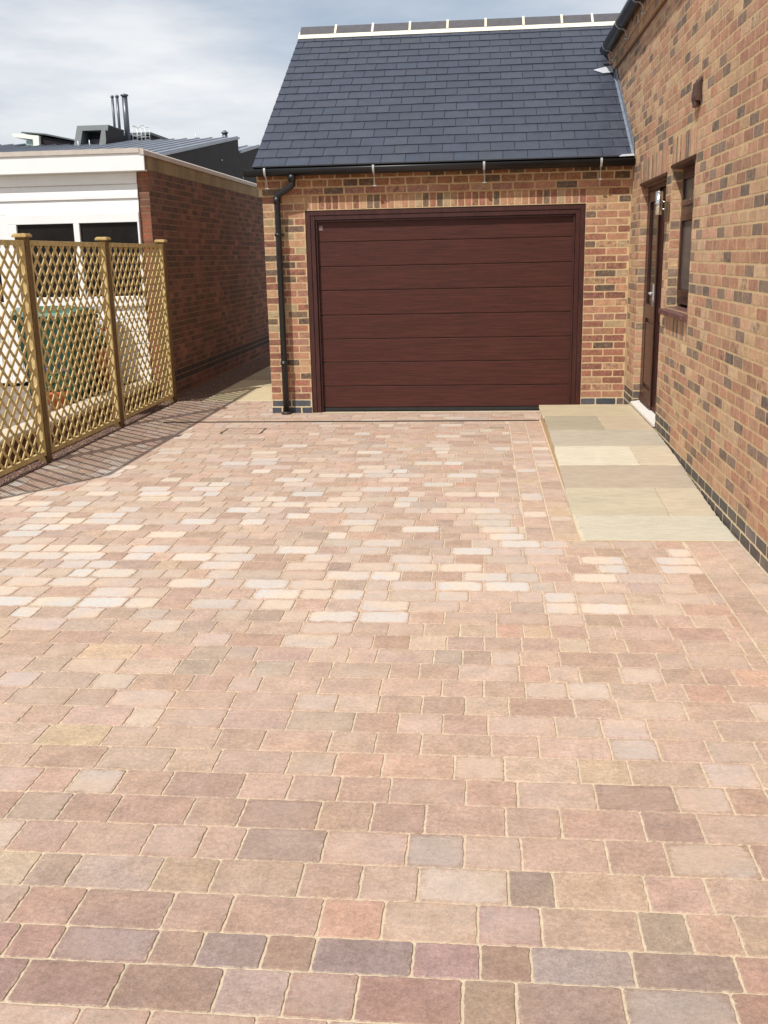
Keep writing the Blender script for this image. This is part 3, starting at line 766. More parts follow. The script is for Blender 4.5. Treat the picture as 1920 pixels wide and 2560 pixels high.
# colours of the nearest blocks read off the photograph, left to right
NEARCOL = {
 1.995: [(150,118,112),(140,112,104),(146,112,104),(176,150,142),(160,122,108),(150,112,104),(152,128,102),(152,130,122),(142,128,118),(160,118,104)],
 2.137: [(160,122,118),(160,122,114),(138,112,112),(164,132,116),(132,120,126),(160,132,110),(136,122,126),(168,134,136),(152,120,104),(158,146,150),(140,122,116),(178,136,122)],
 2.280: [(180,154,138),(182,144,130),(160,132,116),(178,146,126),(184,150,128),(200,150,126),(188,158,132),(176,144,134),(190,156,134),(156,138,118),(190,158,134)],
 2.443: [(196,174,142),(166,146,132),(176,158,146),(190,158,132),(178,146,122),(182,150,132),(186,156,132),(192,162,134),(142,130,116),(194,162,134),(190,158,140),(190,160,138)]}
def effl_at(x, y, wd):
    if y < 4.55:
        return rp.uniform(.28, .48) if rp.random() < .14 else (rp.uniform(.08, .22) if rp.random() < .5 else 0)
    if y < 8.9:
        p = .30+.22*noise.noise((x*.55, y*.55, 3.0))
        if x > .9: p *= .35
        if 4.7 < y < 7.4: p += .12
        if y > 8: p *= .6
        p *= 1.35 if wd > .2 else .45
        if rp.random() < p: return rp.uniform(.55, 1.0)
        return rp.uniform(.15, .4) if rp.random() < .5 else 0
    return rp.uniform(.4, .8) if rp.random() < .12 else (rp.uniform(.1, .3) if rp.random() < .4 else 0)
def put(x0, x1, ya, yb, col=None, e=None):
    y = (ya+yb)/2; wd = x1-x0
    tab = PC if y > 3.0 else NC
    c = lin(col) if col else wpick(rp, tab)
    if col: c = pal([(1, c)], .22, .98)[0][1]; c = tuple(q*.62+n_*.38 for q, n_ in zip(c, (.46, .32, .25)))
    c = jitcol(c, rp, .04 if col else .08, .02)
    if e is None: e = effl_at(x0, y, wd)
    near = y < 5
    block(paving, MG, x0+.0032, ya+.0032, x1-.0032, yb-.0032, .0, .0028, (.0020 if y < 3.6 else .0024) if near else .0018, c, 0, e, base=-.014, nper=.017 if y < 3.6 else (.03 if near else .06), rnd=rp, cr=.005, tilt=.006)
def xlimits(y):
    xl = -3.800 if y < 12.12 else -3.5
    if y > 6.0: xr_ = .270
    else: xr_ = 1.215
    if y > 10.53: xr_ = XR-.012
    return xl, xr_
RY = [y for y in rowsY() if y > 3.38]+mrows
y = mrows[-1]
while y > -1.0: y -= PIT; RY.append(y)
for yb, ya in zip(RY, RY[1:]):
    yc = (ya+yb)/2
    if yb > 12.16 or yc > 12.12: continue
    xl, xr_ = xlimits(yc)
    if 10.47 < yc < 10.53: pass
    ya2, yb2 = ya, yb
    if ya < 10.515 < yb and yc > 10.515: ya2 = 10.530
    key = min(measured, key=lambda k: abs(k-yc))
    ivs = [(xl, xr_)]
    if yb > YG-.005: ivs = [(xl, XL-.006)]
    if ya < YG < yb: ivs = [(xl, XL-.006)]; 
    for p, q in ivs:
        js = []
        if abs(key-yc) < .03:
            m = measured[key]; js = list(m)
            x = m[0]
            while x > p: x -= wpick(rp, WIDS); js.insert(0, x)
            x = m[-1]
            while x < q: x += wpick(rp, WIDS); js.append(x)
            cols = NEARCOL.get(key)
        else:
            x = p-rp.uniform(0, .2); js = [x]; cols = None
            while x < q: x += wpick(rp, WIDS); js.append(x)
        for a, b_ in zip(js, js[1:]):
            aa, bb = max(a, p), min(b_, q)
            if bb-aa < .04: continue
            cc = None
            if cols:
                i = len([m_ for m_ in measured[key] if m_ <= (a+b_)/2])
                cc = cols[i] if 0 <= i < len(cols) else None
            put(aa, bb, ya2, yb2, cc, .0 if (cols and cc and rp.random() < .6) else None)
# narrow strip of cut blocks against the garage threshold
x = -1.90
# border of two columns beside the ramp
for xa, xb in ((.272, .440), (.442, .602)):
    y = 5.942
    while y < 10.46:
        g = wpick(rp, [(4, .126), (4, .169), (2, .252)])
        yb = min(y+g, 10.478)
        if yb-y > .04: put(xa, xb, y, yb, None, rp.uniform(.5, .85) if rp.random() < .22 else rp.uniform(0, .2))
        y = yb
# border of two columns along the house wall
for xa, xb in ((1.217, 1.380), (1.382, XR-.012)):
    y = -1.0
    while y < 5.93:
        g = wpick(rp, [(5, .252), (4, .169), (2, .126)]); yb = min(y+g, 5.938)
        if yb-y > .04: put(xa, xb, y, yb, None, rp.uniform(0, .3))
        y = yb
pv = paving.build('driveway', [M_paver], None, recalc=False); struct(pv)
sb = MB(); sb.poly([(-3.80, -1.0, -.0038), (XR+.02, -1.0, -.0038), (XR+.02, YG+.1, -.0038), (-3.80, YG+.1, -.0038)]); sb.poly([(-3.80, YG+.1, -.0038), (XL+.05, YG+.1, -.0038), (XL+.05, 12.16, -.0038), (-3.80, 12.16, -.0038)])
struct(sb.build('sand_bed', M_sand))

# gravel strip along fence and building, with real stones
gs = MB(); rgv = random.Random(4)
gs.poly([(-4.02, -1.0, -.012), (-3.795, -1.0, -.012), (-3.795, 12.16, -.012), (-4.02, 12.16, -.012)]); gs.poly([(-4.0, 12.16, -.012), (-3.5, 12.16, -.012), (-3.5, 26, -.012), (-4.0, 26, -.012)])
GC = [lin((140, 112, 98)), lin((112, 86, 74)), lin((164, 136, 120)), lin((92, 72, 64)), lin((140, 120, 108))]
for k in range(9500):
    if rgv.random() < .62: x, y = rgv.uniform(-3.97, -3.785), rgv.uniform(6.8, 12.2)
    else: x, y = rgv.uniform(-3.99, -3.49), rgv.uniform(12.1, 19)
    r = rgv.uniform(.004, .010); z = rgv.uniform(-.012, .0)
    if x > -3.80 and y < 12.1: z = -.004; r *= .6
    c = jitcol(rgv.choice(GC), rgv, .2, .05); a = rgv.uniform(0, 3)
    p = [(x+r*math.cos(a+i*2.09), y+r*math.sin(a+i*2.09), z) for i in range(3)]; tp = gs.vert((x, y, z+r*.9)); b3 = [gs.vert(q) for q in p]
    for i in range(3): gs.face((b3[i], b3[(i+1) % 3], tp), 1, c)
m, nt, b = newmat('gravel_stone'); at = N(nt, 'ShaderNodeAttribute', attribute_name='bcol'); L(nt, at.outputs['Color'], b.inputs['Base Color']); b.inputs['Roughness'].default_value = .9
gso = gs.build('gravel', [M_gravel, m], recalc=False); struct(gso, 'stuff')

# ramp path of sandstone slabs
ZP = [(5.943, .004), (6.51, .014), (7.16, .052), (7.74, .097), (8.35, .133), (9.01, .156), (9.80, .158), (10.55, .158)]
def zp(y):
    for (a, za), (b_, zb) in zip(ZP, ZP[1:]):
        if y <= b_: return za+(zb-za)*(y-a)/(b_-a)
    return ZP[-1][1]
rp2 = random.Random(31)
pa = MB()
SL_ = [(5.943, 6.51, [(.622, 1.538)], [(214, 206, 180)]), (6.51, 7.16, [(.600, 1.236), (1.240, 1.538)], [(208, 194, 160), (212, 194, 160)]), (7.16, 7.74, [(.600, 1.538)], [(196, 176, 150)]),
       (7.74, 8.35, [(.600, 1.222), (1.226, 1.538)], [(226, 216, 184), (216, 198, 164)]), (8.35, 9.01, [(.600, 1.538)], [(200, 186, 160)]), (9.01, 9.80, [(.600, 1.10), (1.104, 1.538)], [(190, 174, 142), (212, 188, 148)]), (9.80, 10.55, [(.590, 1.538)], [(210, 190, 146)])]
for ya, yb, xs, cs in SL_:
    for (xa, xb), c in zip(xs, cs):
        def MR(s, t, d, ya=ya, yb=yb): return (s, t, zp(ya+.0001)+(zp(yb)-zp(ya+.0001))*(t-ya)/(yb-ya)+d)
        block(pa, MR, xa, ya+.005, xb, yb-.005, .0, .006, .004, tuple(q*k_ for q, k_ in zip(pal([(1, lin(c))], .26, .84)[0][1], (1.02, 1.0, .975))), 0, 0, base=-.026, rnd=rp2, nper=.05, cr=.006)
pa.extr([(.612, 6.53, -.01), (.612, 10.535, -.01), (.612, 10.535, .148), (.612, 9.01, .146), (.612, 8.35, .122), (.612, 7.74, .086), (.612, 7.16, .041), (.612, 6.53, .004)], (XR-.012-.612, 0, 0), 1)
pa.box((.63, 5.945, -.01), (XR-.014, 6.535, .0005), 1)
pt = pa.build('ramp_path', [M_stone, M_mortar], recalc=False); struct(pt)

# alley flags beyond the paving
al = MB(); ra = random.Random(2); y = 12.165
while y < 25:
    g = ra.choice([.6, .45, .75]); x = -3.5
    while x < XL-.02:
        ww = ra.choice([.45, .6, .75]); xb = min(x+ww, XL-.012)
        if XL-.012-xb < .15: xb = XL-.012
        block(al, MG, x+.003, y+.003, xb-.003, y+g-.003, 0, .005, .003, jitcol(ra.choice([lin((196, 180, 146)), lin((186, 172, 142)), lin((206, 190, 156))]), ra, .05), 0, 0, base=-.02, rnd=ra, nper=.08); x = xb
    y += g
al.poly([(-3.5, 12.16, -.006), (XL-.002, 12.16, -.006), (XL-.002, 25, -.006), (-3.5, 25, -.006)], 1)
struct(al.build('side_path', [M_stone, M_mortar], recalc=False))
gr = MB(); gr.poly([(-300, -60, -.06), (300, -60, -.06), (300, 500, -.06), (-300, 500, -.06)]); struct(gr.build('ground', M_ground))

# channel drain
cd = thing('channel_drain', 'thin dark slotted channel drain across the drive before the garage', 'drain')
b = MB(); b.box((-3.478, 10.484, -.0335), (.592, 10.492, .0015)); b.box((-3.478, 10.522, -.0335), (.592, 10.530, .0015)); b.box((-3.478, 10.492, -.05), (.592, 10.522, -.030)); b.build('channel', M_iron, cd)
b = MB(); x = -3.475
while x < .585: b.box((x, 10.4925, -.006), (x+.010, 10.5215, .0005)); x += .032
b.box((-3.476, 10.4921, -.012), (.590, 10.4945, .0003)); b.box((-3.476, 10.5195, -.012), (.590, 10.5219, .0003)); b.build('grate', M_iron, cd)
# recessed manhole
mh = thing('manhole_cover', 'recessed block filled inspection cover with thin dark edges in the drive', 'manhole cover')
for xx in (-2.645, -2.240): b = MB(); b.box((xx-.010, 9.755, -.004), (xx+.006, 10.075, .0015)); b.build('tray_edge', M_iron, mh)
for yy in (9.752, 10.074): b = MB(); b.box((-2.639, yy-.002, -.004), (-2.246, yy+.003, .0012)); b.build('tray_rim', M_iron, mh)
for xx in (-2.662, -2.2335): b = MB(); b.box((xx, 9.80, -.003), (xx+.0065, 9.87, .002)); b.build('lifting_slot', M_dark, mh)

# ================================================================== TRELLIS FENCE
fence = thing('trellis_fence', 'golden wooden diamond trellis fence with three square posts on the left', 'fence')
FX0, FX1 = -3.884, -3.850
posts = [(8.350, 8.440), (10.212, 10.302), (12.118, 12.208)]
for y0, y1 in posts:
    b = MB(); b.box((-3.932, y0, -.05), (-3.842, y1, 1.930)); po = b.build('post', M_post, fence, bevel=.004)
    b = MB(); b.box((-3.950, y0-.018, 1.9305), (-3.824, y1+.018, 1.945)); b.hexa([(-3.950, y0-.018, 1.945), (-3.824, y0-.018, 1.945), (-3.824, y1+.018, 1.945), (-3.950, y1+.018, 1.945), (-3.937, y0-.005, 1.962), (-3.837, y0-.005, 1.962), (-3.837, y1+.005, 1.962), (-3.937, y1+.005, 1.962)])
    b.build('post_cap', M_cap, po)
b = MB(); b.box((-3.996, 12.130, -.02), (-3.9325, 12.196, 1.925)); b.build('sun_gap_filler', M_post, fence)  # added filler that blocks the sliver of sun between post and wall
def clipline(p, d, y0, y1, z0, z1):
    t0, t1 = -1e9, 1e9
    for (q, e, lo, hi) in ((p[0], d[0], y0, y1), (p[1], d[1], z0, z1)):
        a, b_ = (lo-q)/e, (hi-q)/e
        if a > b_: a, b_ = b_, a
        t0, t1 = max(t0, a), min(t1, b_)
    return (t0, t1) if t1-t0 > .03 else None
rl = random.Random(6)
for y0, y1 in ((6.560, 8.346), (8.444, 10.208), (10.306, 12.114)):
    z0, z1 = .060, 1.905
    f = MB()
    f.box((FX0, y0, z0), (FX1, y0+.036, z1)); f.box((FX0, y1-.036, z0), (FX1, y1, z1)); f.box((FX0, y0+.0365, z1-.042), (FX1, y1-.0365, z1)); f.box((FX0, y0+.0365, z0), (FX1, y1-.0365, z0+.042))
    fo = f.build('trellis_panel', M_trellis, fence, bevel=.003)
    b = MB(); p = .158; hw2 = .0140
    a0, a1, c0, c1 = y0+.034, y1-.034, z0+.040, z1-.040
    s2 = math.sqrt(.5)
    for fam, xa, xb in ((1, FX1-.012, FX1-.003), (-1, FX1-.019, FX1-.0125)):
        k = -14
        while k < 30:
            off = k*p+(.03 if fam > 0 else .0); py, pz = (a0+off, c0)
            d = (s2, s2*fam)
            if fam < 0: pz = c1
            cl = clipline((py, pz), d, a0, a1, c0, c1)
            if cl:
                t0, t1 = cl
                n_ = (-d[1]*hw2, d[0]*hw2)
                jx_ = rl.uniform(-.001, .001)
                A = (py+d[0]*t0, pz+d[1]*t0); B = (py+d[0]*t1, pz+d[1]*t1)
                q = [(A[0]-n_[0], A[1]-n_[1]), (B[0]-n_[0], B[1]-n_[1]), (B[0]+n_[0], B[1]+n_[1]), (A[0]+n_[0], A[1]+n_[1])]
                b.hexa([(xa+jx_, u, v) for u, v in q]+[(xb+jx_, u, v) for u, v in q])
            k += 1
    b.build('lattice', M_trellis, fo)

# ================================================================== FLAT ROOFED NEIGHBOUR BUILDING
nb = thing('flat_roof_building', 'flat roofed neighbour with old red brick side wall and white boarded front', 'building')
BX, BY = -4.0, 12.206
ro = random.Random(12)
b = MB()
MNS = lambda s, t, d: (BX+d, s, t)
backing(b, MNS, BY, 26.0, -.05, 2.768, [], 1)
lay(b, MNS, BY+.002, 22.0, .325-4*C, .325-2*C, [], OLD, ro, off=BY, h=.0012)
lay(b, MNS, BY+.002, 22.0, .325, .325+31*C+.04, [], OLD, ro, off=BY, h=.0012, jit=.003)
lay(b, MNS, BY+.002, 22.0, .325-2*C, .325, [], [(1, lin((62, 58, 60))), (1, lin((74, 62, 56)))], ro, off=BY, h=.0012)
MNF = lambda s, t, d: (s, BY-d, t)
backing(b, MNF, BX-.135, BX, -.05, 2.768, [], 1)
lay(b, MNF, BX-.133, BX-.002, .16, .16+33*C+.03, [], [(3, lin((158, 98, 76))), (2, lin((142, 88, 68)))], ro, L_=.2, off=BX-.14, bond=False)
b.build('wall', [M_oldbrick, M_oldmortar], nb, label='shaded old red brick side wall')
b = MB(); b.box((BX-.12, BY-.002, 2.769), (BX+.006, 26, 2.928)); b.build('concrete_band', M_conc, nb)
b = MB(); b.extr([(BX+.022, BY-.165, 2.980), (BX+.022, BY-.165, 2.929), (BX-.03, BY-.165, 2.929), (BX-.13, BY-.165, 3.004), (BX-.02, BY-.165, 3.004)], (0, 14.0, 0)); 
b.box((-12, BY-.172, 2.950), (BX-.03, BY-.05, 3.004)); b.build('coping', M_coping, nb)
b = MB(); b.box((-12, BY, 2.75), (BX-.131, 26, 2.965)); b.build('roof', M_coping, nb)
b = MB(); b.box((-12, BY-.155, 2.752), (BX+.016, BY-.128, 2.949)); b.box((-12, BY-.127, 2.752), (BX-.002, BY-.001, 2.768)); b.build('fascia', M_white, nb, bevel=.003)
bo = MB()
for z0, z1 in ((2.618, 2.752), (2.452, 2.616), (2.286, 2.450)):
    bo.extr([(-12, BY-.004, z1), (-12, BY-.010, z1-.012), (-12, BY-.030, z0+.03), (-12, BY-.030, z0), (-12, BY-.004, z0)], (12+BX-.137, 0, 0))
for k in range(6):
    z0 = .26+k*.1535
    bo.extr([(-5.80, BY-.004, z0+.152), (-5.80, BY-.014, z0+.149), (-5.80, BY-.022, z0+.02), (-5.80, BY-.022, z0), (-5.80, BY-.004, z0)], (5.80-4.147, 0, 0))
bo.build('cladding', M_whiteboard, nb)
wf = MB()
wf.box((-5.80, BY-.045, 2.175), (-4.139, BY+.03, 2.284)); wf.box((-5.80, BY-.060, 1.180), (-4.139, BY+.03, 1.300))
for a, c_ in ((-5.80, -5.690), (-4.966, -4.893), (-4.163, -4.139)): wf.box((a, BY-.045, 1.301), (c_, BY+.03, 2.174))
wo = wf.build('window', M_white, nb, bevel=.004)
for a, c_ in ((-5.689, -4.967), (-4.892, -4.164)):
    g = MB(); g.box((a, BY-.010, 1.301), (c_, BY, 2.174)); g.build('pane', M_glassdark, wo)
dd = MB()
dd.box((-6.75, BY-.03, .24), (-6.62, BY+.03, 2.284)); dd.box((-5.96, BY-.03, .24), (-5.806, BY+.03, 2.284)); dd.box((-6.619, BY-.03, 2.12), (-5.961, BY+.03, 2.284)); dd.box((-6.619, BY-.03, .24), (-5.961, BY+.02, 1.25))
dd.box((-6.52, BY-.045, .36), (-6.06, BY-.031, .62)); dd.box((-6.52, BY-.045, .70), (-6.06, BY-.031, 1.14))
do = dd.build('door', M_white, nb, bevel=.006)
g = MB(); g.box((-6.618, BY-.005, 1.251), (-5.962, BY+.005, 2.119)); g.build('pane', M_glassdark, do)
b = MB(); b.box((-12, BY+.001, .0), (-6.752, BY+.03, 2.284)); b.build('front_wall', M_whiteboard, nb)
b = MB(); b.box((-12, BY+.04, -.05), (-4.15, BY+.2, 2.74)); b.build('inner_wall', M_dark, nb)

# ------------------------------------------------ garden behind the trellis
gd_ = MB(); gd_.box((-14, -2, -.05), (-4.30, BY-.001, .20)); struct(gd_.build('garden_ground', M_patio))
lw = thing('garden_wall', 'low brick edging wall with pale stone coping behind the trellis', 'wall')
b = MB(); b.box((-4.30, 5.0, -.05), (-4.11, 12.19, .215), 1); lay(b, lambda s, t, d: (-4.11+d, s, t), 5.0, 12.19, -.012, .213, [], OLD, ro, off=5, c=.075, h=.0012); b.build('wall', [M_oldbrick, M_oldmortar], lw)
b = MB(); y = 5.0
while y < 12.1:
    e = min(y+.6, 12.19); block(b, lambda s, t, d: (s, t, .216+d), -4.33, y+.003, -4.085, e-.003, .045, .006, .003, (1, 1, 1), 0, 0, rnd=ro, base=0); y = e
b.build('coping', M_paleedge, lw)

def wheelie(x, y, label):
    t = thing('wheelie_bin', label, 'wheelie bin', 'green wheelie bins behind the trellis')
    b = MB(); z = .20
    def fr_(zz, hx, hy, oy=0): return [(-hx, -hy+oy, zz), (hx, -hy+oy, zz), (hx, hy+oy, zz), (-hx, hy+oy, zz)]
    levels = [(.03, .20, .23), (.10, .205, .24), (.80, .255, .30), (.90, .262, .31), (.905, .285, .33), (.95, .287, .335)]
    rings = [[b.vert(p) for p in fr_(a, c_, d_)] for a, c_, d_ in levels]
    b.face(rings[0][::-1]); b.face(rings[-1])
    for p, q in zip(rings, rings[1:]):
        for k in range(4): b.face((p[k], p[(k+1) % 4], q[(k+1) % 4], q[k]))
    bo_ = b.build('body', M_bin, t, bevel=.015)
    b = MB(); b.extr([(-.295, -.35, .955), (-.295, .33, .955), (-.295, .33, 1.0), (-.295, .05, 1.035), (-.295, -.33, 1.0)], (.59, 0, 0)); b.build('lid', M_binlid, t, bevel=.012)
    b = MB(); b.tube([(-.25, .385, .97), (.25, .385, .97)], .016, 10); b.tube([(-.2, .385, .97), (-.2, .31, .93)], .012, 8); b.tube([(.2, .385, .97), (.2, .31, .93)], .012, 8); b.build('handle', M_bin, t)
    for sx in (-1, 1):
        b = MB(); b.tube([(sx*.215, .25, .10), (sx*.265, .25, .10)], .10, 20); b.build('wheel', M_rubber, t)
    t.location = (x, y, z); return t
wheelie(-5.02, 11.25, 'green wheelie bin behind the trellis, the one nearer the white door').rotation_euler.z = math.radians(6)
wheelie(-4.62, 10.72, 'green wheelie bin behind the trellis, the one nearer the flower pots').rotation_euler.z = math.radians(-5)

rf = random.Random(15)
def plant_mb(r, h, n, cx=0, cy=0, cz=0, sx=1.0):
    b = MB()
    for k in range(n):
        a = rf.uniform(0, 6.28); q = r*math.sqrt(rf.random()); z = cz+h*rf.random()*(1-.35*q/r)
        x, y = cx+q*math.cos(a)*sx, cy+q*math.sin(a); s = rf.uniform(.010, .022)
        u = Vector((rf.uniform(-1, 1), rf.uniform(-1, 1), rf.uniform(-.5, .5))).normalized()*s; v = Vector((rf.uniform(-1, 1), rf.uniform(-1, 1), rf.uniform(-.2, 1))).normalized()*s
        p = Vector((x, y, z)); b.poly([p-u, p-v*.8, p+u, p+v])
    return b
def flower_mb(pts, s=.022):
    b = MB()
    for p in pts:
        for k in range(14):
            c = Vector(p)+Vector((rf.uniform(-1, 1), rf.uniform(-1, 1), rf.uniform(-.8, .8)))*s
            u = Vector((rf.uniform(-1, 1), rf.uniform(-1, 1), rf.uniform(-1, 1))).normalized()*s*.5; v = u.orthogonal().normalized()*s*.5
            b.poly([c-u, c-v, c+u, c+v])
    return b
def pot(x, y, z, r0, r1, h, label, ph, n, fl_=None, fm=None, cat='plant pot'):
    t = thing('plant_pot', label, cat)
    b = MB(); b.tube([(0, 0, 0), (0, 0, h*.82), (0, 0, h*.83), (0, 0, h)], [r0, r1*.95, r1*1.08, r1*1.1], 24); b.tube([(0, 0, h), (0, 0, h+.001)], [r1*.98, r1*.98], 24, 1); b.build('pot', [M_terra, M_soil], t)
    st = plant_mb(r1*1.3, ph, n, cz=h); st.build('foliage', M_leaf, t)
    for q_ in (fl_ or []): flower_mb([q_]).build('flower', fm, t)
    t.location = (x, y, z); return t
pot(-4.58, 11.60, .20, .11, .16, .26, 'round orange terracotta pot low down in front of the trough', .14, 160)
tg = thing('flower_trough', 'long terracotta trough with red geraniums behind the trellis', 'planter')
b = MB(); b.hexa([(-.16, -.34, 0), (.12, -.34, 0), (.12, .34, 0), (-.16, .34, 0), (-.19, -.38, .22), (.15, -.38, .22), (.15, .38, .22), (-.19, .38, .22)]); b.box((-.20, -.39, .2205), (.16, .39, .255)); b.build('trough', M_terra, tg, bevel=.006)
b = MB(); b.box((-.17, -.36, .2555), (.13, .36, .258)); b.build('soil', M_soil, tg)
plant_mb(.20, .24, 700, cz=.25, sx=.8).build('foliage', M_leaf, tg)
for q_ in [(.06, .05, .47), (.10, .17, .46), (.0, -.1, .44)]: flower_mb([q_], .03).build('flower', M_red, tg)
tg.location = (-4.62, 11.72, .46)
sd = thing('brick_stand', 'dark brick stand carrying the terracotta flower trough', 'stand')
b = MB(); b.box((-4.86, 11.36, .20), (-4.44, 12.10, .235), 0); b.box((-4.84, 11.40, .235), (-4.46, 11.46, .458), 0); b.box((-4.84, 12.0, .235), (-4.46, 12.06, .458), 0); b.box((-4.84, 11.4605, .235), (-4.80, 11.9995, .458), 0); b.build('stand_frame', simple('dark_brown_timber', lin((96, 58, 38)), .8, .3, 10), sd)
pp = pot(-4.50, 10.15, .20, .08, .12, .20, 'small terracotta pot of purple pansies close behind the trellis', .22, 220, [(.02, .02, .47), (-.05, -.04, .44), (.08, .06, .42)], M_purple)
sk = thing('storage_box', 'grey plastic storage box by the white cladding behind the trellis', 'storage box')
b = MB(); b.box((-4.90, 11.93, .20), (-4.45, 12.15, .95)); b.build('box_body', M_sack, sk, bevel=.03)
b = MB(); b.box((-4.92, 11.91, .952), (-4.43, 12.16, 1.0)); b.build('lid', M_sack, sk, bevel=.015)

# ================================================================== BACKGROUND BUILDINGS
mb_ = thing('metal_clad_building', 'dark metal clad building with grey sawtooth standing seam roofs behind', 'building')
SX = -7.9
def rz1(y): return 4.305+(y-25.9)*.152
b = MB()
prof = [(20, 0), (20, rz1(20)), (33.5, rz1(33.5)), (33.5, 5.03), (36.7, 5.53), (36.7, 0)]
b.extr([(SX, y, z) for y, z in prof], (-14, 0, 0)); b.build('wall', M_zincd, mb_)
b = MB()
b.extr([(SX+.05, 19.9, rz1(19.9)+.004), (SX+.05, 33.55, rz1(33.55)+.004), (SX+.05, 33.55, rz1(33.55)+.06), (SX+.05, 19.9, rz1(19.9)+.06)], (-14.1, 0, 0))
b.extr([(SX+.05, 33.56, 5.035), (SX+.05, 36.75, 5.54), (SX+.05, 36.75, 5.59), (SX+.05, 33.56, 5.09)], (-14.1, 0, 0))
x = SX
while x > -22:
    b.extr([(x, 19.9, rz1(19.9)+.061), (x, 33.5, rz1(33.5)+.061), (x, 33.5, rz1(33.5)+.095), (x, 19.9, rz1(19.9)+.095)], (-.02, 0, 0))
    b.extr([(x, 33.6, 5.098), (x, 36.7, 5.583), (x, 36.7, 5.62), (x, 33.6, 5.135)], (-.02, 0, 0)); x -= .42
b.build('roof', M_zinc, mb_)
b = MB()
for y, z in ((27.2, 4.12), (28.9, 4.0), (31.2, 4.62), (31.3, 4.18), (31.4, 3.75), (33.9, 4.3), (34.2, 3.8), (35.3, 4.2)):
    b = MB(); b.tube([(SX, y, z), (SX+.02, y, z)], .028, 8); b.build('fixing', M_palelead, mb_)
# leaning dormer portal
dm = MB()
ly = .46/.72
def DP(x, h, o=0): return (x, 31.1+h*ly+o, 5.05+h)
zt_ = .74
for x0, x1, h0, h1 in ((-12.47, -12.27, -.1, zt_), (-11.67, -11.47, -.1, zt_), (-12.2695, -11.6705, zt_-.16, zt_)):
    dm.hexa([DP(x0, h0), DP(x1, h0), DP(x1, h0, 1.4), DP(x0, h0, 1.4), DP(x0, h1), DP(x1, h1), DP(x1, h1, 1.4), DP(x0, h1, 1.4)])
dmo = dm.build('dormer', M_dormer, mb_)
b = MB(); b.box((-12.26, 31.95, 4.9), (-11.68, 32.0, 5.62)); b.build('recess', M_zincd, dmo)
b = MB(); b.box((-12.2, 31.93, 5.10), (-11.74, 31.945, 5.42)); b.build('pane', simple('louvre_grey', lin((96, 92, 96)), .4, .2, 10), dmo)
b = MB(); b.box((-11.465, 31.25, 4.8), (-11.46, 33.0, 5.6)); b.hexa([DP(-11.4695, -.15, .05), DP(-11.4595, -.15, .05), DP(-11.4595, -.15, 1.38), DP(-11.4695, -.15, 1.38), DP(-11.4695, zt_-.03, .05), DP(-11.4595, zt_-.03, .05), DP(-11.4595, zt_-.03, 1.38), DP(-11.4695, zt_-.03, 1.38)]); b.build('side_cladding', M_zincd, dmo)
b = MB(); b.box((-14.0, 35.6, 5.0), (-11.50, 38.0, 5.93)); pbo = b.build('plant_room', M_zincd, mb_)
b = MB(); b.box((-14.05, 35.5, 5.931), (-11.42, 38.1, 6.01)); b.build('roof', M_dormer, pbo)
for x, y, zb, ztop, r, nm in ((-11.93, 33.4, 5.4, 6.915, .040, 'l'), (-11.735, 33.3, 5.4, 6.905, .045, 'm'), (-11.47, 33.25, 5.4, 6.92, .088, 'r')):
    b = MB(); b.tube([(x, y, zb), (x, y, ztop-.08)], r, 16); b.tube([(x, y, ztop-.08), (x, y, ztop-.07), (x, y, ztop-.03), (x, y, ztop)], [r*1.1, r*1.45, r*1.35, r*.3], 16); b.tube([(x, y, zb-.05), (x, y, zb+.10)], [r*2.0, r*1.1], 16)
    b.build('flue', M_flue, mb_)
b = MB(); b.tube([(-8.42, 33.9, 5.2), (-8.42, 33.9, 5.70)], .085, 16); b.tube([(-8.42, 33.9, 5.70), (-8.42, 33.9, 5.72), (-8.42, 33.9, 5.79)], [.12, .12, .03], 16); b.build('flue', M_flue, mb_)
b = MB()
x0, x1, y0 = -11.72, -11.30, 34.5
for x in (x0, x0+.14, x1-.14, x1): b.tube([(x, y0, 5.5), (x, y0, 6.10)], .010, 6); b.tube([(x, y0+.5, 5.5), (x, y0+.5, 6.10)], .010, 6)
for z in (6.10, 5.80, 5.62):
    for yy in (y0, y0+.5): b.tube([(x0, yy, z), (x1, yy, z)], .010, 6)
    b.tube([(x0, y0, z), (x0, y0+.5, z)], .010, 6)
b.build('guard_rail', M_galv, mb_)
b = MB()
for x, y in ((-12.1, 30.6), (-11.9, 31.0), (-9.2, 33.2), (-12.6, 33.0)): b = MB(); b.tube([(x, y, rz1(y)), (x, y, rz1(y)+.22)], .018, 8); b.build('roof_anchor', M_palelead, mb_)

wb = thing('clerestory_building', 'white framed clerestory with dark sloping wall seen over the flat roof', 'building')
b = MB(); b.extr([(-14.0, 32.05, 5.59), (-12.0, 32.05, 5.24), (-12.0, 32.05, 0), (-14.0, 32.05, 0)], (0, 4, 0)); b.build('wall', M_zincd, wb)
b = MB(); b.extr([(-14.46, 31.95, 5.695), (-13.68, 31.95, 5.605), (-12.0, 31.95, 5.24), (-12.0, 31.95, 5.28), (-13.66, 31.95, 5.645), (-14.45, 31.95, 5.725)], (0, 4.2, 0)); b.build('roof', M_dormer, wb)
b = MB(); b.extr([(-14.72, 31.9, 5.68), (-14.72, 31.9, 5.575), (-14.07, 31.9, 5.48), (-14.07, 31.9, 4.9), (-13.90, 31.9, 4.9), (-13.87, 31.9, 5.585)], (0, 4.1, 0)); b.build('white_frame', M_cream, wb)
b = MB(); b.box((-14.34, 32.0, 4.6), (-14.075, 35.5, 5.46)); b.build('window', M_glassgreen, wb)
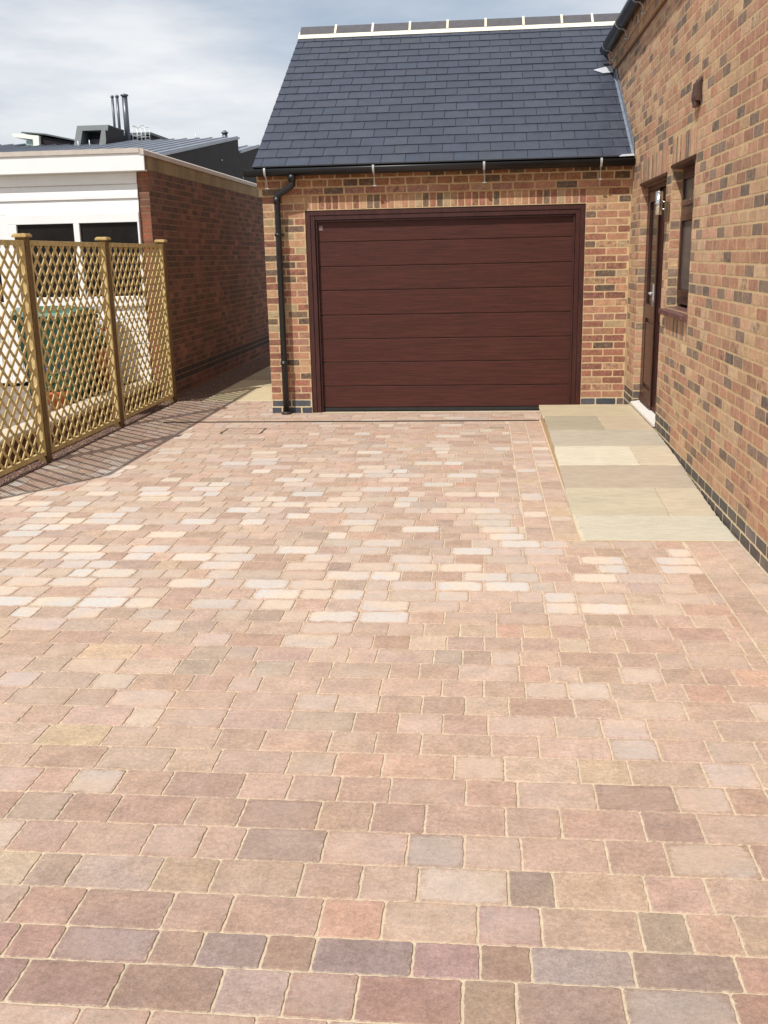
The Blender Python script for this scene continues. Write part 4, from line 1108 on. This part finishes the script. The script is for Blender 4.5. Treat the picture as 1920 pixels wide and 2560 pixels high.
# small conifer beyond the roofs
ct = thing('conifer_tree', 'small dark conifer top showing above the flat roof at far left', 'tree')
b = MB(); b.tube([(-20.36, 45, 0), (-20.36, 45, 5.0), (-20.36, 45, 6.6)], [.15, .10, .02], 8); b.build('trunk', M_post, ct)
b = MB()
for k in range(1500):
    h = rf.random(); z = 3.6+h*3.15; r = .75*(1-h)**.8+.02
    a = rf.uniform(0, 6.28); q = r*math.sqrt(rf.random()); p = Vector((-20.36+q*math.cos(a), 45+q*math.sin(a), z))
    u = Vector((math.cos(a), math.sin(a), .6)).normalized()*rf.uniform(.05, .12); v = Vector((-math.sin(a), math.cos(a), 0))*.022
    b.poly([p-v, p+v, p+u])
b.build('crown', M_leaf, ct)
rh_ = thing('red_roofed_house', 'distant house with red tiled roof at the far left edge', 'house')
b = MB(); b.box((-31, 50, 0), (-23.75, 57, 5.9)); b.build('wall', M_render, rh_)
b = MB(); b.extr([(-23.3, 49.7, 6.95), (-25.5, 49.7, 7.75), (-31.2, 49.7, 7.75), (-31.2, 49.7, 5.8), (-23.3, 49.7, 5.8)], (0, 7.6, 0)); b.build('roof', M_roofred, rh_)

# ================================================================== WORLD, SUN, CAMERA
wd = bpy.data.worlds.new('World'); scene.world = wd; wd.use_nodes = True
nt = wd.node_tree; bg = nt.nodes['Background']
sky = nt.nodes.new('ShaderNodeTexSky'); sky.sky_type = 'NISHITA'; sky.sun_disc = False
sv = Vector((-.41, -.65, 1.0)).normalized()
sky.sun_elevation = math.asin(sv.z); sky.sun_rotation = math.atan2(sv.x, sv.y)
sky.altitude = 100; sky.air_density = 1.0; sky.dust_density = 1.0
tc = nt.nodes.new('ShaderNodeTexCoord')
mp = nt.nodes.new('ShaderNodeMapping'); mp.inputs['Scale'].default_value = (1.0, 1.0, 4.2); L(nt, tc.outputs['Generated'], mp.inputs['Vector'])
def wn(scale, detail, loc, rough=.55):
    m2 = nt.nodes.new('ShaderNodeMapping'); m2.inputs['Location'].default_value = loc; L(nt, mp.outputs['Vector'], m2.inputs['Vector'])
    n = nt.nodes.new('ShaderNodeTexNoise'); n.inputs['Scale'].default_value = scale; n.inputs['Detail'].default_value = detail; n.inputs['Roughness'].default_value = rough
    L(nt, m2.outputs['Vector'], n.inputs['Vector']); return n.outputs['Fac']
cl = ramp(nt, wn(2.4, 6, (3.1, 1.7, .4)), .30, .58, .45, 1.0)
br = ramp(nt, wn(3.6, 6, (7.3, 2.2, 5.1), .55), .36, .60)
cloud = mixc(nt, br, (6.3, 6.9, 7.8), (9.2, 9.3, 9.5))
skc = mixc(nt, cl, sky.outputs['Color'], cloud)
sg = nt.nodes.new('ShaderNodeSeparateXYZ'); L(nt, tc.outputs['Generated'], sg.inputs[0])
skc = mixc(nt, ramp(nt, sg.outputs['Z'], .22, .50), skc, mixc(nt, .75, sky.outputs['Color'], (6.4, 6.6, 6.9)))
L(nt, skc, bg.inputs['Color']); bg.inputs['Strength'].default_value = .10

sl_ = bpy.data.lights.new('sun', 'SUN'); sl_.energy = 4.1; sl_.angle = math.radians(.45); sl_.color = (1.0, .965, .91)
so = bpy.data.objects.new('sun', sl_); COL.objects.link(so); so.rotation_euler = (-sv).to_track_quat('-Z', 'Y').to_euler(); so.location = (-6, -8, 14)

cam = bpy.data.cameras.new('camera'); co = bpy.data.objects.new('camera', cam); COL.objects.link(co); scene.camera = co
cam.sensor_fit = 'VERTICAL'; cam.sensor_height = 36.0; cam.lens = 2485.508/2560*36.0; cam.clip_start = .05; cam.clip_end = 2000
Rm = [[0.9951473623583212, 0.09615811114349136, -0.020864919184891858], [-0.0038874558330947995, 0.25030794922506444, 0.968158467525791], [-0.09831894465677428, 0.963379233851373, -0.24946710585870763]]
Mx = Matrix(((Rm[0][0], Rm[1][0], -Rm[2][0], 0), (Rm[0][1], Rm[1][1], -Rm[2][1], 0), (Rm[0][2], Rm[1][2], -Rm[2][2], 1.7147), (0, 0, 0, 1)))
co.matrix_world = Mx

scene.view_settings.view_transform = 'Standard'; scene.view_settings.look = 'None'
scene.view_settings.exposure = 0.0; scene.view_settings.gamma = 1.0
scene.render.engine = 'CYCLES'
scene.cycles.max_bounces = 6
